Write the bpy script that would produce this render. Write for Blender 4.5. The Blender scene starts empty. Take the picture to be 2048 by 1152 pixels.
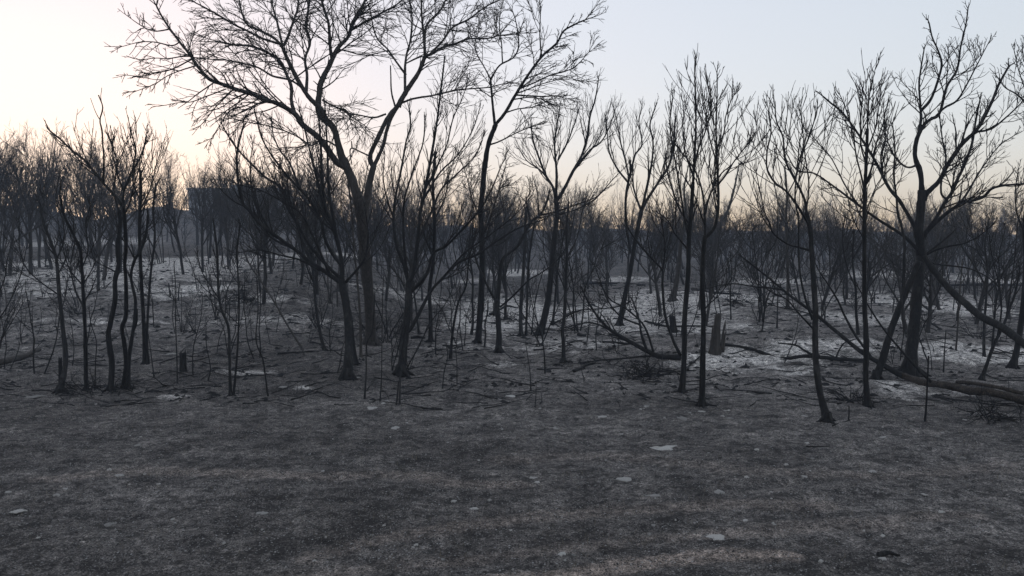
import bpy, math, random
import numpy as np
from mathutils import Vector

scene = bpy.context.scene
COL = scene.collection
random.seed(7)
R = math.radians

# ---------------------------------------------------------------- camera
FPX = 1600.0                      # focal length in pixels of a 2048 px wide frame
EYE = 3.7                         # eye height above the ground in metres
PITCH = math.atan((576 - 470) / FPX)
cam_d = bpy.data.cameras.new('camera')
cam_d.sensor_width = 36.0
cam_d.lens = 36.0 * FPX / 2048.0
cam_d.clip_start = 0.1
cam_d.clip_end = 4000
cam = bpy.data.objects.new('camera', cam_d)
COL.objects.link(cam)
cam.location = (0, 0, EYE)
cam.rotation_euler = (math.pi / 2 - PITCH, 0, 0)
scene.camera = cam

# ---------------------------------------------------------------- sky and sun
SUN_AZ = R(-31)                   # left of the view direction
SUN_EL = R(1.2)
world = bpy.data.worlds.new('World')
scene.world = world
world.use_nodes = True
wn = world.node_tree.nodes
wl = world.node_tree.links
wn.clear()
w_out = wn.new('ShaderNodeOutputWorld')
w_bg = wn.new('ShaderNodeBackground')
w_sky = wn.new('ShaderNodeTexSky')
w_sky.sky_type = 'NISHITA'
w_sky.sun_disc = False
w_sky.sun_elevation = SUN_EL
w_sky.sun_rotation = SUN_AZ
w_sky.altitude = 300
w_sky.air_density = 1.0
w_sky.dust_density = 1.1
w_sky.ozone_density = 3.0
w_bg.inputs['Strength'].default_value = 0.12
# a phone picture: muted colour and compressed highlights, the same over the whole sky
w_hs = wn.new('ShaderNodeHueSaturation')
w_hs.inputs['Saturation'].default_value = 0.95
w_gm = wn.new('ShaderNodeGamma')
w_gm.inputs[1].default_value = 0.28
wl.new(w_sky.outputs[0], w_hs.inputs['Color'])
wl.new(w_hs.outputs[0], w_gm.inputs[0])
w_wb = wn.new('ShaderNodeMix')             # white balance
w_wb.data_type = 'RGBA'
w_wb.blend_type = 'MULTIPLY'
w_wb.inputs[0].default_value = 1.0
w_wb.inputs[7].default_value = (1.09, 0.985, 0.945, 1)
wl.new(w_gm.outputs[0], w_wb.inputs[6])
wl.new(w_wb.outputs[2], w_bg.inputs[0])
wl.new(w_bg.outputs[0], w_out.inputs[0])

sun_d = bpy.data.lights.new('sun', 'SUN')
sun_d.energy = 0.08
sun_d.angle = R(12)
sun_d.color = (1.0, 0.86, 0.68)
sun = bpy.data.objects.new('sun', sun_d)
COL.objects.link(sun)
sdir = Vector((math.sin(SUN_AZ) * math.cos(SUN_EL), math.cos(SUN_AZ) * math.cos(SUN_EL), math.sin(SUN_EL)))
sun.rotation_euler = sdir.to_track_quat('Z', 'Y').to_euler()

scene.view_settings.view_transform = 'Standard'
scene.view_settings.look = 'None'
scene.view_settings.exposure = 2.94
scene.view_settings.gamma = 1.0
scene.view_settings.use_curve_mapping = False
scene.cycles.max_bounces = 4
scene.cycles.volume_bounces = 0
scene.cycles.use_denoising = True
scene.cycles.use_adaptive_sampling = False

# ---------------------------------------------------------------- noise and terrain
_perm = np.random.RandomState(3).rand(256, 256)

def vnoise(x, y, s, off=0.0):
    """smooth value noise, -1..1"""
    x = np.asarray(x, float) / s + 57.3 + off * 13.7
    y = np.asarray(y, float) / s + 91.1 + off * 7.9
    xi = np.floor(x).astype(int); yi = np.floor(y).astype(int)
    fx = x - xi; fy = y - yi
    fx = fx * fx * (3 - 2 * fx); fy = fy * fy * (3 - 2 * fy)
    a = _perm[xi & 255, yi & 255]; b = _perm[(xi + 1) & 255, yi & 255]
    c = _perm[xi & 255, (yi + 1) & 255]; d = _perm[(xi + 1) & 255, (yi + 1) & 255]
    return ((a * (1 - fx) + b * fx) * (1 - fy) + (c * (1 - fx) + d * fx) * fy) * 2 - 1

def sstep(a, b, x):
    t = np.clip((x - a) / (b - a), 0, 1)
    return t * t * (3 - 2 * t)

def bump(x, y, cx, cy, rx, ry, a):
    return a * np.exp(-((x - cx) / rx) ** 2 - ((y - cy) / ry) ** 2)

def height_coarse(x, y):
    x = np.asarray(x, float); y = np.asarray(y, float)
    u = x / np.maximum(y, 4.0)
    left = sstep(-0.08, -0.30, u)
    h = left * (1.5 * sstep(25, 44, y) + 0.9 * sstep(44, 85, y))
    right = sstep(0.0, 0.25, u)
    h = h + 0.25 * right * sstep(22, 40, y) - 0.25 * (1 - left) * (1 - right) * sstep(26, 40, y)
    h = h + bump(x, y, 7.4, 25.2, 4.0, 1.9, 0.58)
    h = h + bump(x, y, 13.2, 24.6, 2.8, 1.7, 0.40)
    h = h + bump(x, y, -14.5, 27.5, 6.0, 1.8, 0.15)
    h = h + bump(x, y, -12.0, 36.0, 5.0, 2.5, 0.10)
    far = sstep(17, 26, y)
    h = h + far * (0.13 * vnoise(x, y, 6.3) + 0.08 * vnoise(x, y, 2.4, 1))
    h = h + 0.05 * vnoise(x, y, 4.0, 2) * sstep(5, 9, y)
    ridge = np.interp(1024 + FPX * u, [-600, 0, 330, 620, 760, 1100, 1300, 1500, 2048, 2700],
                      [6.6, 6.4, 6.4, 6.6, 6.4, 6.0, 5.2, 4.6, 4.4, 4.4])
    ridge = ridge * (0.92 + 0.30 * vnoise(1024 + FPX * u, 0 * u, 190.0, 14) + 0.16 * vnoise(1024 + FPX * u, 0 * u, 60.0, 15))
    h = h + ridge * sstep(112, 205, np.hypot(x, y))
    return h

def height(x, y):
    r = np.hypot(x, y)
    mid = sstep(17, 21, y) * (1 - sstep(60, 120, r))
    n1 = vnoise(x, y, 0.55, 3)
    h = height_coarse(x, y) + mid * (0.075 * n1 + 0.08 * np.maximum(0, vnoise(x, y, 1.1, 4)) ** 2)
    near = 1 - sstep(30, 60, r)
    h = h + near * (0.022 * vnoise(x, y, 0.22, 5) + 0.014 * vnoise(x, y, 0.1, 6))
    h = h + 0.025 * near * vnoise(x, y, 0.45, 7)
    return h

H0 = float(height(0.0, 0.0))
cam.location.z = EYE + H0
CAM = np.array([0.0, 0.0, EYE + H0])
CP, SP = math.cos(PITCH), math.sin(PITCH)

def ray(px, py):
    a = (px - 1024.0) / FPX
    b = (576.0 - py) / FPX
    return np.array([a, CP + b * SP, -SP + b * CP])

def at(px, py, depth):
    d = ray(px, py)
    return CAM + d * (depth / d[1])

_ys = 4.0 * np.exp(np.linspace(0, math.log(280 / 4.0), 4000))

def gdepth(px, py):
    """depth at which the ray through a picture point meets the ground"""
    d = ray(px, py)
    t = _ys / d[1]
    z = CAM[2] + d[2] * t
    x = d[0] * t
    below = z < height(x, _ys)
    i = int(np.argmax(below)) if below.any() else len(_ys) - 1
    return float(_ys[i])

def ground_at(px, py):
    return at(px, py, gdepth(px, py))

def to_px(p):
    v = np.asarray(p) - CAM
    f = v[1] * CP - v[2] * SP
    up = v[1] * SP + v[2] * CP
    return 1024 + FPX * v[0] / f, 576 - FPX * up / f

# ---------------------------------------------------------------- materials
def new_mat(name):
    m = bpy.data.materials.new(name)
    m.use_nodes = True
    nt = m.node_tree
    for n in list(nt.nodes):
        nt.nodes.remove(n)
    out = nt.nodes.new('ShaderNodeOutputMaterial')
    b = nt.nodes.new('ShaderNodeBsdfPrincipled')
    nt.links.new(b.outputs[0], out.inputs[0])
    return m, nt, b, out

def N(nt, kind, **kw):
    n = nt.nodes.new(kind)
    for k, v in kw.items():
        if k in n.inputs:
            n.inputs[k].default_value = v
        else:
            setattr(n, k, v)
    return n

def ramp(nt, src, stops):
    r = nt.nodes.new('ShaderNodeValToRGB')
    el = r.color_ramp.elements
    while len(el) < len(stops):
        el.new(0.5)
    for e, (p, c) in zip(el, stops):
        e.position = p
        e.color = (c[0], c[1], c[2], 1)
    nt.links.new(src, r.inputs[0])
    return r

def mixc(nt, fac, a, b):
    m = nt.nodes.new('ShaderNodeMix')
    m.data_type = 'RGBA'
    for sock, v in ((m.inputs[0], fac), (m.inputs[6], a), (m.inputs[7], b)):
        if isinstance(v, (int, float)):
            sock.default_value = v
        elif isinstance(v, tuple):
            sock.default_value = (v[0], v[1], v[2], 1)
        else:
            nt.links.new(v, sock)
    return m.outputs[2]

def bark(name, dark, mid, pale, stretch=(6, 6, 1.2), rough=0.9, bump_s=0.6, patch=0.5):
    m, nt, b, out = new_mat(name)
    tc = N(nt, 'ShaderNodeTexCoord')
    mp = N(nt, 'ShaderNodeMapping')
    mp.inputs['Scale'].default_value = stretch
    nt.links.new(tc.outputs['Object'], mp.inputs[0])
    n1 = N(nt, 'ShaderNodeTexNoise', Scale=4.0, Detail=6.0, Roughness=0.7)
    nt.links.new(mp.outputs[0], n1.inputs['Vector'])
    n2 = N(nt, 'ShaderNodeTexVoronoi', Scale=3.2)
    n2.feature = 'DISTANCE_TO_EDGE'
    nt.links.new(mp.outputs[0], n2.inputs['Vector'])
    r = ramp(nt, n1.outputs[0], [(0.3, dark), (0.55, mid), (0.78, pale)])
    mp2 = N(nt, 'ShaderNodeMapping')
    mp2.inputs['Scale'].default_value = (5.0, 5.0, 0.9)
    nt.links.new(tc.outputs['Object'], mp2.inputs[0])
    n3 = N(nt, 'ShaderNodeTexNoise', Scale=1.1, Detail=7.0, Roughness=0.72)
    nt.links.new(mp2.outputs[0], n3.inputs['Vector'])
    pt = N(nt, 'ShaderNodeMapRange')
    nt.links.new(n3.outputs[0], pt.inputs[0]); pt.inputs[1].default_value = 0.52; pt.inputs[2].default_value = 0.70
    pt.inputs[4].default_value = patch
    grey = tuple(0.5 * k + 0.042 * w for k, w in zip(pale, (1.05, 1.0, 0.94)))
    nt.links.new(mixc(nt, pt.outputs[0], r.outputs[0], grey), b.inputs['Base Color'])
    b.inputs['Roughness'].default_value = rough
    b.inputs['Specular IOR Level'].default_value = 0.25
    bp = N(nt, 'ShaderNodeBump', Strength=bump_s, Distance=0.02)
    mx = N(nt, 'ShaderNodeMath', operation='MULTIPLY_ADD')
    nt.links.new(n2.outputs[0], mx.inputs[0])
    mx.inputs[1].default_value = 0.8
    nt.links.new(n1.outputs[0], mx.inputs[2])
    nt.links.new(mx.outputs[0], bp.inputs['Height'])
    nt.links.new(bp.outputs[0], b.inputs['Normal'])
    return m

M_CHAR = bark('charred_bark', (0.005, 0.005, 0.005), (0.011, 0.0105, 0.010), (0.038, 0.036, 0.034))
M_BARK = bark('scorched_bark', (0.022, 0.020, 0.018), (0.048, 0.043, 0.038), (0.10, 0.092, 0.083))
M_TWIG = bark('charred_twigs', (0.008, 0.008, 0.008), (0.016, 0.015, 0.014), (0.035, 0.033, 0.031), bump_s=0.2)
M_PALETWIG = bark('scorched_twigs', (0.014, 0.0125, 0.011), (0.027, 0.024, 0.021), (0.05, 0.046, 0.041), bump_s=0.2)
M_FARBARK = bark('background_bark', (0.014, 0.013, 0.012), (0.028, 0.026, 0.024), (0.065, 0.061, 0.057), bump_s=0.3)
M_LOG = bark('unburnt_log_bark', (0.007, 0.006, 0.005), (0.036, 0.029, 0.023), (0.17, 0.135, 0.10), stretch=(9, 9, 9), bump_s=1.0)
M_STUB = bark('burnt_grass', (0.02, 0.02, 0.02), (0.05, 0.048, 0.046), (0.12, 0.115, 0.11), stretch=(1, 1, 1), bump_s=0.0, patch=0.0)
M_CHIP = bark('charcoal_chips', (0.008, 0.008, 0.008), (0.016, 0.016, 0.016), (0.035, 0.035, 0.036), stretch=(1, 1, 1), bump_s=0.2, patch=0.0)
M_FLECK = bark('ash_flecks', (0.13, 0.128, 0.125), (0.30, 0.295, 0.285), (0.55, 0.54, 0.52), stretch=(1, 1, 1), bump_s=0.0, patch=0.0)
M_STONE = bark('pale_limestone', (0.24, 0.23, 0.215), (0.46, 0.445, 0.42), (0.64, 0.62, 0.59), stretch=(4, 4, 6), bump_s=0.5, patch=0.0)
def vary_by_object(m, lo, hi):
    nt = m.node_tree
    b = next(n for n in nt.nodes if n.type == 'BSDF_PRINCIPLED')
    src = b.inputs['Base Color'].links[0].from_socket
    oi = N(nt, 'ShaderNodeObjectInfo')
    mr = N(nt, 'ShaderNodeMapRange'); nt.links.new(oi.outputs['Random'], mr.inputs[0]); mr.inputs[3].default_value = lo; mr.inputs[4].default_value = hi
    x = nt.nodes.new('ShaderNodeMix'); x.data_type = 'RGBA'; x.blend_type = 'MULTIPLY'; x.inputs[0].default_value = 1.0
    cb = N(nt, 'ShaderNodeCombineColor')
    for k in range(3): nt.links.new(mr.outputs[0], cb.inputs[k])
    nt.links.new(src, x.inputs[6]); nt.links.new(cb.outputs[0], x.inputs[7])
    nt.links.new(x.outputs[2], b.inputs['Base Color'])
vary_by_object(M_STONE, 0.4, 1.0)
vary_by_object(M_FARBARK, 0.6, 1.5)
M_DRYGRASS = bark('dry_grass', (0.07, 0.06, 0.04), (0.13, 0.11, 0.075), (0.2, 0.17, 0.12), stretch=(1, 1, 1), bump_s=0.0, patch=0.0)

def ground_mat():
    m, nt, b, out = new_mat('burnt_ground')
    geo = N(nt, 'ShaderNodeNewGeometry')
    P = geo.outputs['Position']
    def noise(scale, detail=5.0, rough=0.6, sy=1.0):
        mp = N(nt, 'ShaderNodeMapping')
        mp.inputs['Scale'].default_value = (1, sy, 1)
        nt.links.new(P, mp.inputs[0])
        n = N(nt, 'ShaderNodeTexNoise', Scale=scale, Detail=detail, Roughness=rough)
        nt.links.new(mp.outputs[0], n.inputs['Vector'])
        return n.outputs[0]
    n_big = noise(0.22, 4, 0.55)
    n_mid = noise(1.3, 6, 0.65)
    n_fine = noise(9.0, 8, 0.75)
    n_grain = noise(42.0, 4, 0.8)
    base = ramp(nt, n_big, [(0.34, (0.060, 0.0548, 0.0518)), (0.52, (0.091, 0.0838, 0.0795)), (0.68, (0.122, 0.1128, 0.1075))])
    mid = ramp(nt, n_mid, [(0.32, (0.42, 0.42, 0.43)), (0.5, (1, 1, 1)), (0.68, (1.6, 1.59, 1.57))])
    fine = ramp(nt, n_fine, [(0.34, (0.36, 0.36, 0.36)), (0.48, (0.93, 0.93, 0.93)), (0.66, (1.75, 1.74, 1.72))])
    grain = ramp(nt, n_grain, [(0.36, (0.25, 0.25, 0.25)), (0.5, (0.9, 0.9, 0.9)), (0.66, (2.3, 2.28, 2.25))])
    def mul(a, c):
        x = nt.nodes.new('ShaderNodeMix'); x.data_type = 'RGBA'; x.blend_type = 'MULTIPLY'
        x.inputs[0].default_value = 1.0
        nt.links.new(a, x.inputs[6]); nt.links.new(c, x.inputs[7])
        return x.outputs[2]
    def attr(nm):
        a = N(nt, 'ShaderNodeAttribute'); a.attribute_name = nm
        return a.outputs['Fac']
    def broken(a, n, lo, hi):
        s = N(nt, 'ShaderNodeMath', operation='ADD'); nt.links.new(a, s.inputs[0])
        k = N(nt, 'ShaderNodeMath', operation='MULTIPLY_ADD'); nt.links.new(n, k.inputs[0])
        k.inputs[1].default_value = 1.5; k.inputs[2].default_value = -0.78
        nt.links.new(k.outputs[0], s.inputs[1])
        mr = N(nt, 'ShaderNodeMapRange'); nt.links.new(s.outputs[0], mr.inputs[0])
        mr.inputs[1].default_value = lo; mr.inputs[2].default_value = hi
        g = N(nt, 'ShaderNodeMath', operation='MULTIPLY'); nt.links.new(mr.outputs[0], g.inputs[0])
        mr2 = N(nt, 'ShaderNodeMapRange'); nt.links.new(a, mr2.inputs[0]); mr2.inputs[2].default_value = 0.12
        nt.links.new(mr2.outputs[0], g.inputs[1])
        return g.outputs[0]
    c = base.outputs[0]
    greyed = mixc(nt, attr('grey'), c, (0.26, 0.242, 0.230))  # grey ash film lightens the base colour
    c = mul(greyed, mid.outputs[0])
    so = N(nt, 'ShaderNodeMath', operation='MULTIPLY')
    sm = N(nt, 'ShaderNodeMapRange'); nt.links.new(n_mid, sm.inputs[0])
    sm.inputs[1].default_value = 0.3; sm.inputs[2].default_value = 0.7; sm.inputs[3].default_value = 0.62; sm.inputs[4].default_value = 1.0
    nt.links.new(attr('soil'), so.inputs[0]); nt.links.new(sm.outputs[0], so.inputs[1])
    soil = so.outputs[0]
    c = mixc(nt, soil, c, (0.26, 0.215, 0.186))
    ash = broken(attr('ash'), n_mid, 0.12, 0.55)
    c = mixc(nt, ash, c, (0.50, 0.475, 0.45))
    mott = ramp(nt, noise(5.0, 10, 0.8, 1.0), [(0.36, (0.45, 0.45, 0.46)), (0.47, (0.95, 0.95, 0.95)), (0.62, (1.4, 1.39, 1.37))])
    c = mul(c, mott.outputs[0])
    c = mul(c, fine.outputs[0])
    c = mul(c, grain.outputs[0])
    dk = N(nt, 'ShaderNodeMapRange')
    soil_keep = soil
    nt.links.new(noise(2.6, 9, 0.70, 1.5), dk.inputs[0])
    dk.inputs[1].default_value = 0.52; dk.inputs[2].default_value = 0.585; dk.inputs[4].default_value = 0.72
    inv = N(nt, 'ShaderNodeMath', operation='MULTIPLY_ADD'); nt.links.new(soil_keep, inv.inputs[0]); inv.inputs[1].default_value = -0.9; inv.inputs[2].default_value = 1.0
    dk2 = N(nt, 'ShaderNodeMath', operation='MULTIPLY'); nt.links.new(dk.outputs[0], dk2.inputs[0]); nt.links.new(inv.outputs[0], dk2.inputs[1])
    c = mixc(nt, dk2.outputs[0], c, (0.026, 0.0248, 0.024))  # dark blotches: charred clumps, plus shade of tussocks painted into the colour
    def specks(scale, keep, size, a, colr):
        vo = N(nt, 'ShaderNodeTexVoronoi', Scale=scale); vo.feature = 'F1'
        nt.links.new(P, vo.inputs['Vector'])
        lt = N(nt, 'ShaderNodeMath', operation='LESS_THAN'); nt.links.new(vo.outputs['Distance'], lt.inputs[0]); lt.inputs[1].default_value = size
        sp = N(nt, 'ShaderNodeSeparateColor'); nt.links.new(vo.outputs['Color'], sp.inputs[0])
        l2 = N(nt, 'ShaderNodeMath', operation='LESS_THAN'); nt.links.new(sp.outputs[0], l2.inputs[0]); l2.inputs[1].default_value = keep
        mu = N(nt, 'ShaderNodeMath', operation='MULTIPLY'); nt.links.new(lt.outputs[0], mu.inputs[0]); nt.links.new(l2.outputs[0], mu.inputs[1])
        return mixc(nt, mu.outputs[0], a, colr)
    c = specks(16.0, 0.12, 0.26, c, (0.028, 0.027, 0.026))
    c = specks(34.0, 0.20, 0.40, c, (0.026, 0.025, 0.025))
    c = specks(30.0, 0.05, 0.36, c, (0.26, 0.255, 0.25))
    c = specks(52.0, 0.10, 0.45, c, (0.20, 0.195, 0.19))
    nt.links.new(c, b.inputs['Base Color'])
    b.inputs['Roughness'].default_value = 1.0
    b.inputs['Specular IOR Level'].default_value = 0.1
    bp = N(nt, 'ShaderNodeBump', Strength=0.9, Distance=0.03)
    ad = N(nt, 'ShaderNodeMath', operation='MULTIPLY_ADD')
    nt.links.new(n_grain, ad.inputs[0]); ad.inputs[1].default_value = 0.35
    nt.links.new(n_fine, ad.inputs[2])
    nt.links.new(ad.outputs[0], bp.inputs['Height'])
    nt.links.new(bp.outputs[0], b.inputs['Normal'])
    return m

M_GROUND = ground_mat()

# ---------------------------------------------------------------- mesh helpers
def mesh_np(name, verts, quads=None, tris=None, smooth=True, mat=None):
    """mesh from numpy arrays"""
    verts = np.asarray(verts, np.float32)
    me = bpy.data.meshes.new(name)
    parts, starts, tot = [], [], []
    pos = 0
    if quads is not None and len(quads):
        q = np.asarray(quads, np.int32)
        parts.append(q.ravel()); starts.append(np.arange(len(q)) * 4 + pos); tot.append(np.full(len(q), 4)); pos += q.size
    if tris is not None and len(tris):
        t = np.asarray(tris, np.int32)
        parts.append(t.ravel()); starts.append(np.arange(len(t)) * 3 + pos); tot.append(np.full(len(t), 3)); pos += t.size
    loops = np.concatenate(parts); st = np.concatenate(starts).astype(np.int32)
    me.vertices.add(len(verts)); me.vertices.foreach_set('co', verts.ravel())
    me.loops.add(len(loops)); me.loops.foreach_set('vertex_index', loops)
    me.polygons.add(len(st)); me.polygons.foreach_set('loop_start', st)
    me.update(calc_edges=True)
    me.polygons.foreach_set('use_smooth', np.full(len(st), smooth))
    me.validate()
    if mat:
        me.materials.append(mat)
    return me

def link(name, me, parent=None, loc=(0, 0, 0)):
    o = bpy.data.objects.new(name, me)
    COL.objects.link(o)
    if parent is not None:
        o.parent = parent
    o.location = loc
    return o

def tag(o, label=None, cat=None, group=None, kind=None):
    if label: o['label'] = label
    if cat: o['category'] = cat
    if group: o['group'] = group
    if kind: o['kind'] = kind
    return o

def norm(v):
    return v / np.maximum(np.linalg.norm(v, axis=-1, keepdims=True), 1e-9)

def tubes(pts, rad, k=3, cap=False, rough=0.0, rng=None):
    """pts (n, s, 3), rad (n, s) -> verts, quads, tris; every chain is a tapered tube"""
    n, s, _ = pts.shape
    tan = np.empty_like(pts)
    tan[:, 1:-1] = pts[:, 2:] - pts[:, :-2]
    tan[:, 0] = pts[:, 1] - pts[:, 0]
    tan[:, -1] = pts[:, -1] - pts[:, -2]
    tan = norm(tan)
    mean = norm(pts[:, -1] - pts[:, 0])
    ref = np.where(np.abs(mean[:, 2:3]) > 0.8, np.array([[0.0, 1.0, 0.0]]), np.array([[0.0, 0.0, 1.0]]))
    ref = np.repeat(ref[:, None, :], s, axis=1)
    a = norm(np.cross(tan, ref)); b = np.cross(tan, a)
    ang = np.arange(k) * 2 * math.pi / k
    ring = a[:, :, None, :] * np.cos(ang)[None, None, :, None] + b[:, :, None, :] * np.sin(ang)[None, None, :, None]
    rr = rad[:, :, None, None] * np.ones((1, 1, k, 1))
    if rough and rng is not None:
        rr = rr * (1 + rough * rng.standard_normal((n, s, k, 1)))
    v = (pts[:, :, None, :] + ring * rr).reshape(-1, 3)
    base = (np.arange(n)[:, None, None] * s + np.arange(s - 1)[None, :, None]) * k + np.arange(k)[None, None, :]
    nxt = (np.arange(n)[:, None, None] * s + np.arange(s - 1)[None, :, None]) * k + ((np.arange(k) + 1) % k)[None, None, :]
    q = np.stack([base, nxt, nxt + k, base + k], axis=-1).reshape(-1, 4)
    t = None
    if cap:
        e0 = (np.arange(n) * s) * k
        e1 = (np.arange(n) * s + s - 1) * k
        f = np.arange(1, k - 1)
        t0 = np.stack([np.repeat(e0, k - 2), (e0[:, None] + f + 1).ravel(), (e0[:, None] + f).ravel()], -1)
        t1 = np.stack([np.repeat(e1, k - 2), (e1[:, None] + f).ravel(), (e1[:, None] + f + 1).ravel()], -1)
        t = np.concatenate([t0, t1])
    return v, q, t

def merge(chunks):
    vs, qs, ts, off = [], [], [], 0
    for v, q, t in chunks:
        vs.append(v)
        if q is not None: qs.append(q + off)
        if t is not None: ts.append(t + off)
        off += len(v)
    return np.concatenate(vs), (np.concatenate(qs) if qs else None), (np.concatenate(ts) if ts else None)

# ---------------------------------------------------------------- growing branches
def grow(start, d, length, r0, S, jit, trop, rng, tip=0.35):
    n = len(start)
    pts = np.empty((n, S + 1, 3)); pts[:, 0] = start
    d = norm(d)
    step = (length / S)[:, None]
    for i in range(S):
        d = norm(d + jit * rng.standard_normal((n, 3)) + np.asarray(trop)[None, :])
        pts[:, i + 1] = pts[:, i] + d * step
    f = np.linspace(0, 1, S + 1)[None, :]
    rad = r0[:, None] * (1 - (1 - tip) * f)
    return pts, rad

def spawn(pts, rad, per, lo, hi, a0, a1, ratio, rng, rmin, length=None, flat=None):
    """start points, directions, lengths, radii of side shoots; per may be a float per parent chain"""
    n, s, _ = pts.shape
    plen = np.linalg.norm(np.diff(pts, axis=1), axis=2).sum(1)
    idx = np.repeat(np.arange(n), per)
    m = len(idx)
    t = lo + (hi - lo) * ((np.tile(np.arange(per), n) + rng.random(m)) / per)
    fs = t * (s - 1)
    i0 = np.minimum(fs.astype(int), s - 2); fr = (fs - i0)[:, None]
    p = pts[idx, i0] * (1 - fr) + pts[idx, i0 + 1] * fr
    T = norm(pts[idx, i0 + 1] - pts[idx, i0])
    r = rad[idx, i0] * (1 - fr[:, 0]) + rad[idx, i0 + 1] * fr[:, 0]
    rnd = rng.standard_normal((m, 3))
    if flat is not None:
        rnd[:, 2] *= flat
    perp = norm(rnd - (rnd * T).sum(1, keepdims=True) * T)
    a = a0 + (a1 - a0) * rng.random(m)
    d = T * np.cos(a)[:, None] + perp * np.sin(a)[:, None]
    L = (plen[idx] * ratio if length is None else np.full(m, length)) * (1.15 - 0.6 * t) * (0.55 + 0.75 * rng.random(m))
    return p, d, L, np.maximum(r * 0.62, rmin)

STYLES = {
    # dens: shoots per metre of limb; len1: their length; a1, a2: angles; up: tropism
    'locust': dict(endf=2.2, dens=7.5, len1=2.2, a1=(0.5, 1.1), a2=(0.4, 0.9), up1=0.00, j1=0.09, per2=8, r2=0.55, up2=-0.012, j2=0.12, per3=3, r3=0.55, r_min=0.0100, flat=0.6),
    'oak':    dict(dens=5.4, len1=1.75, a1=(0.35, 0.8), a2=(0.3, 0.7), up1=0.17, j1=0.06, per2=5, r2=0.60, up2=0.12, j2=0.07, per3=1, r3=0.6, r_min=0.0078, flat=None),
    'brushy': dict(dens=5.6, len1=1.6, a1=(0.35, 0.8), a2=(0.3, 0.7), up1=0.17, j1=0.06, per2=6, r2=0.60, up2=0.12, j2=0.07, per3=1, r3=0.6, r_min=0.0080, flat=None),
    'sparse': dict(dens=2.4, len1=1.15, a1=(0.4, 0.9), a2=(0.4, 0.8), up1=0.13, j1=0.09, per2=4, r2=0.6, up2=0.09, j2=0.10, per3=1, r3=0.55, r_min=0.0068, flat=None),
    'bare':   dict(dens=0.5, len1=0.45, a1=(0.6, 1.1), a2=(0.5, 1.0), up1=0.03, j1=0.2, per2=2, r2=0.5, up2=0.03, j2=0.2, per3=1, r3=0.5, r_min=0.005, flat=None),
    'gnarly': dict(dens=4.6, len1=1.4, a1=(0.45, 1.0), a2=(0.4, 0.9), up1=0.10, j1=0.12, per2=6, r2=0.58, up2=0.07, j2=0.14, per3=2, r3=0.55, r_min=0.0082, flat=None),
}

def crown_from(samples, ends, style, rng, scale=1.0, dens_mul=1.0):
    """samples: list of (P(n,3), T(n,3), r(n), seglen) of traced limbs in their crown zone"""
    st = STYLES[style]
    P, D, L, Rr = [], [], [], []
    for p, T, r, ln, frac, ls in samples:
        m = int(round(ln * st['dens'] * dens_mul + rng.random() * 0.6))
        if m < 1: continue
        i = np.minimum((len(p) * (np.arange(m) + rng.random(m)) / m).astype(int), len(p) - 1)
        rnd = rng.standard_normal((m, 3))
        if st['flat'] is not None: rnd[:, 2] *= st['flat']
        perp = norm(rnd - (rnd * T[i]).sum(1, keepdims=True) * T[i])
        a = st['a1'][0] + (st['a1'][1] - st['a1'][0]) * rng.random(m)
        P.append(p[i]); D.append(T[i] * np.cos(a)[:, None] + perp * np.sin(a)[:, None])
        L.append(ls * scale * st['len1'] * (1.2 - 1.05 * frac[i]) * (0.45 + 0.85 * rng.random(m)))
        Rr.append(np.clip(r[i] * 0.55, st['r_min'] * 1.3, 0.030))
    for p, d, r, ls in ends:
        m = 3
        rnd = rng.standard_normal((m, 3)) * 0.32
        P.append(np.repeat(p[None], m, 0)); D.append(norm(d[None] + rnd))
        L.append(ls * scale * st['len1'] * st.get('endf', 1.0) * (0.10 + 0.18 * rng.random(m)))
        Rr.append(np.full(m, max(r * 0.8, st['r_min'])))
    if not P:
        return None
    P = np.concatenate(P); D = np.concatenate(D); L = np.concatenate(L); Rr = np.concatenate(Rr)
    chunks = []
    p1, r1 = grow(P, D, L, Rr, 6, st['j1'], (0, 0, st['up1']), rng)
    r1 = np.maximum(r1, st['r_min'] * 0.8)
    chunks.append(tubes(p1, r1, 3))
    a = spawn(p1, r1, st['per2'], 0.15, 0.95, st['a2'][0], st['a2'][1], st['r2'], rng, st['r_min'], flat=st['flat'])
    keep = rng.random(len(a[2])) < np.clip(np.repeat(L, st['per2']) / (scale * st['len1']), 0.1, 1.0)
    a = tuple(v_[keep] for v_ in a)
    p2, r2 = grow(a[0], a[1], a[2], np.minimum(a[3], st['r_min'] * 1.6), 4, st['j2'], (0, 0, st['up2']), rng, tip=0.5)
    chunks.append(tubes(p2, r2, 3))
    if st['per3']:
        a = spawn(p2, r2, st['per3'], 0.2, 0.9, st['a2'][0], st['a2'][1], st['r3'], rng, st['r_min'] * 0.7, flat=st['flat'])
        keep = rng.random(len(a[2])) < np.clip(a[2] / 0.20, 0.0, 1.0)
        a = tuple(v_[keep] for v_ in a)
        p3, r3 = grow(a[0], a[1], a[2], np.full(len(a[2]), st['r_min'] * 0.72), 3, st['j2'], (0, 0, st['up2']), rng, tip=0.6)
        chunks.append(tubes(p3, r3, 3))
    return merge(chunks)

def catmull(P, n_per):
    P = np.asarray(P, float)
    Q = np.vstack([2 * P[0] - P[1], P, 2 * P[-1] - P[-2]])
    out = []
    for i in range(1, len(Q) - 2):
        p0, p1, p2, p3 = Q[i - 1], Q[i], Q[i + 1], Q[i + 2]
        m = n_per
        t = np.linspace(0, 1, m, endpoint=False)[:, None]
        out.append(0.5 * ((2 * p1) + (-p0 + p2) * t + (2 * p0 - 5 * p1 + 4 * p2 - p3) * t * t + (-p0 + 3 * p1 - 3 * p2 + p3) * t ** 3))
    out.append(Q[-2][None])
    return np.vstack(out)

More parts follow.
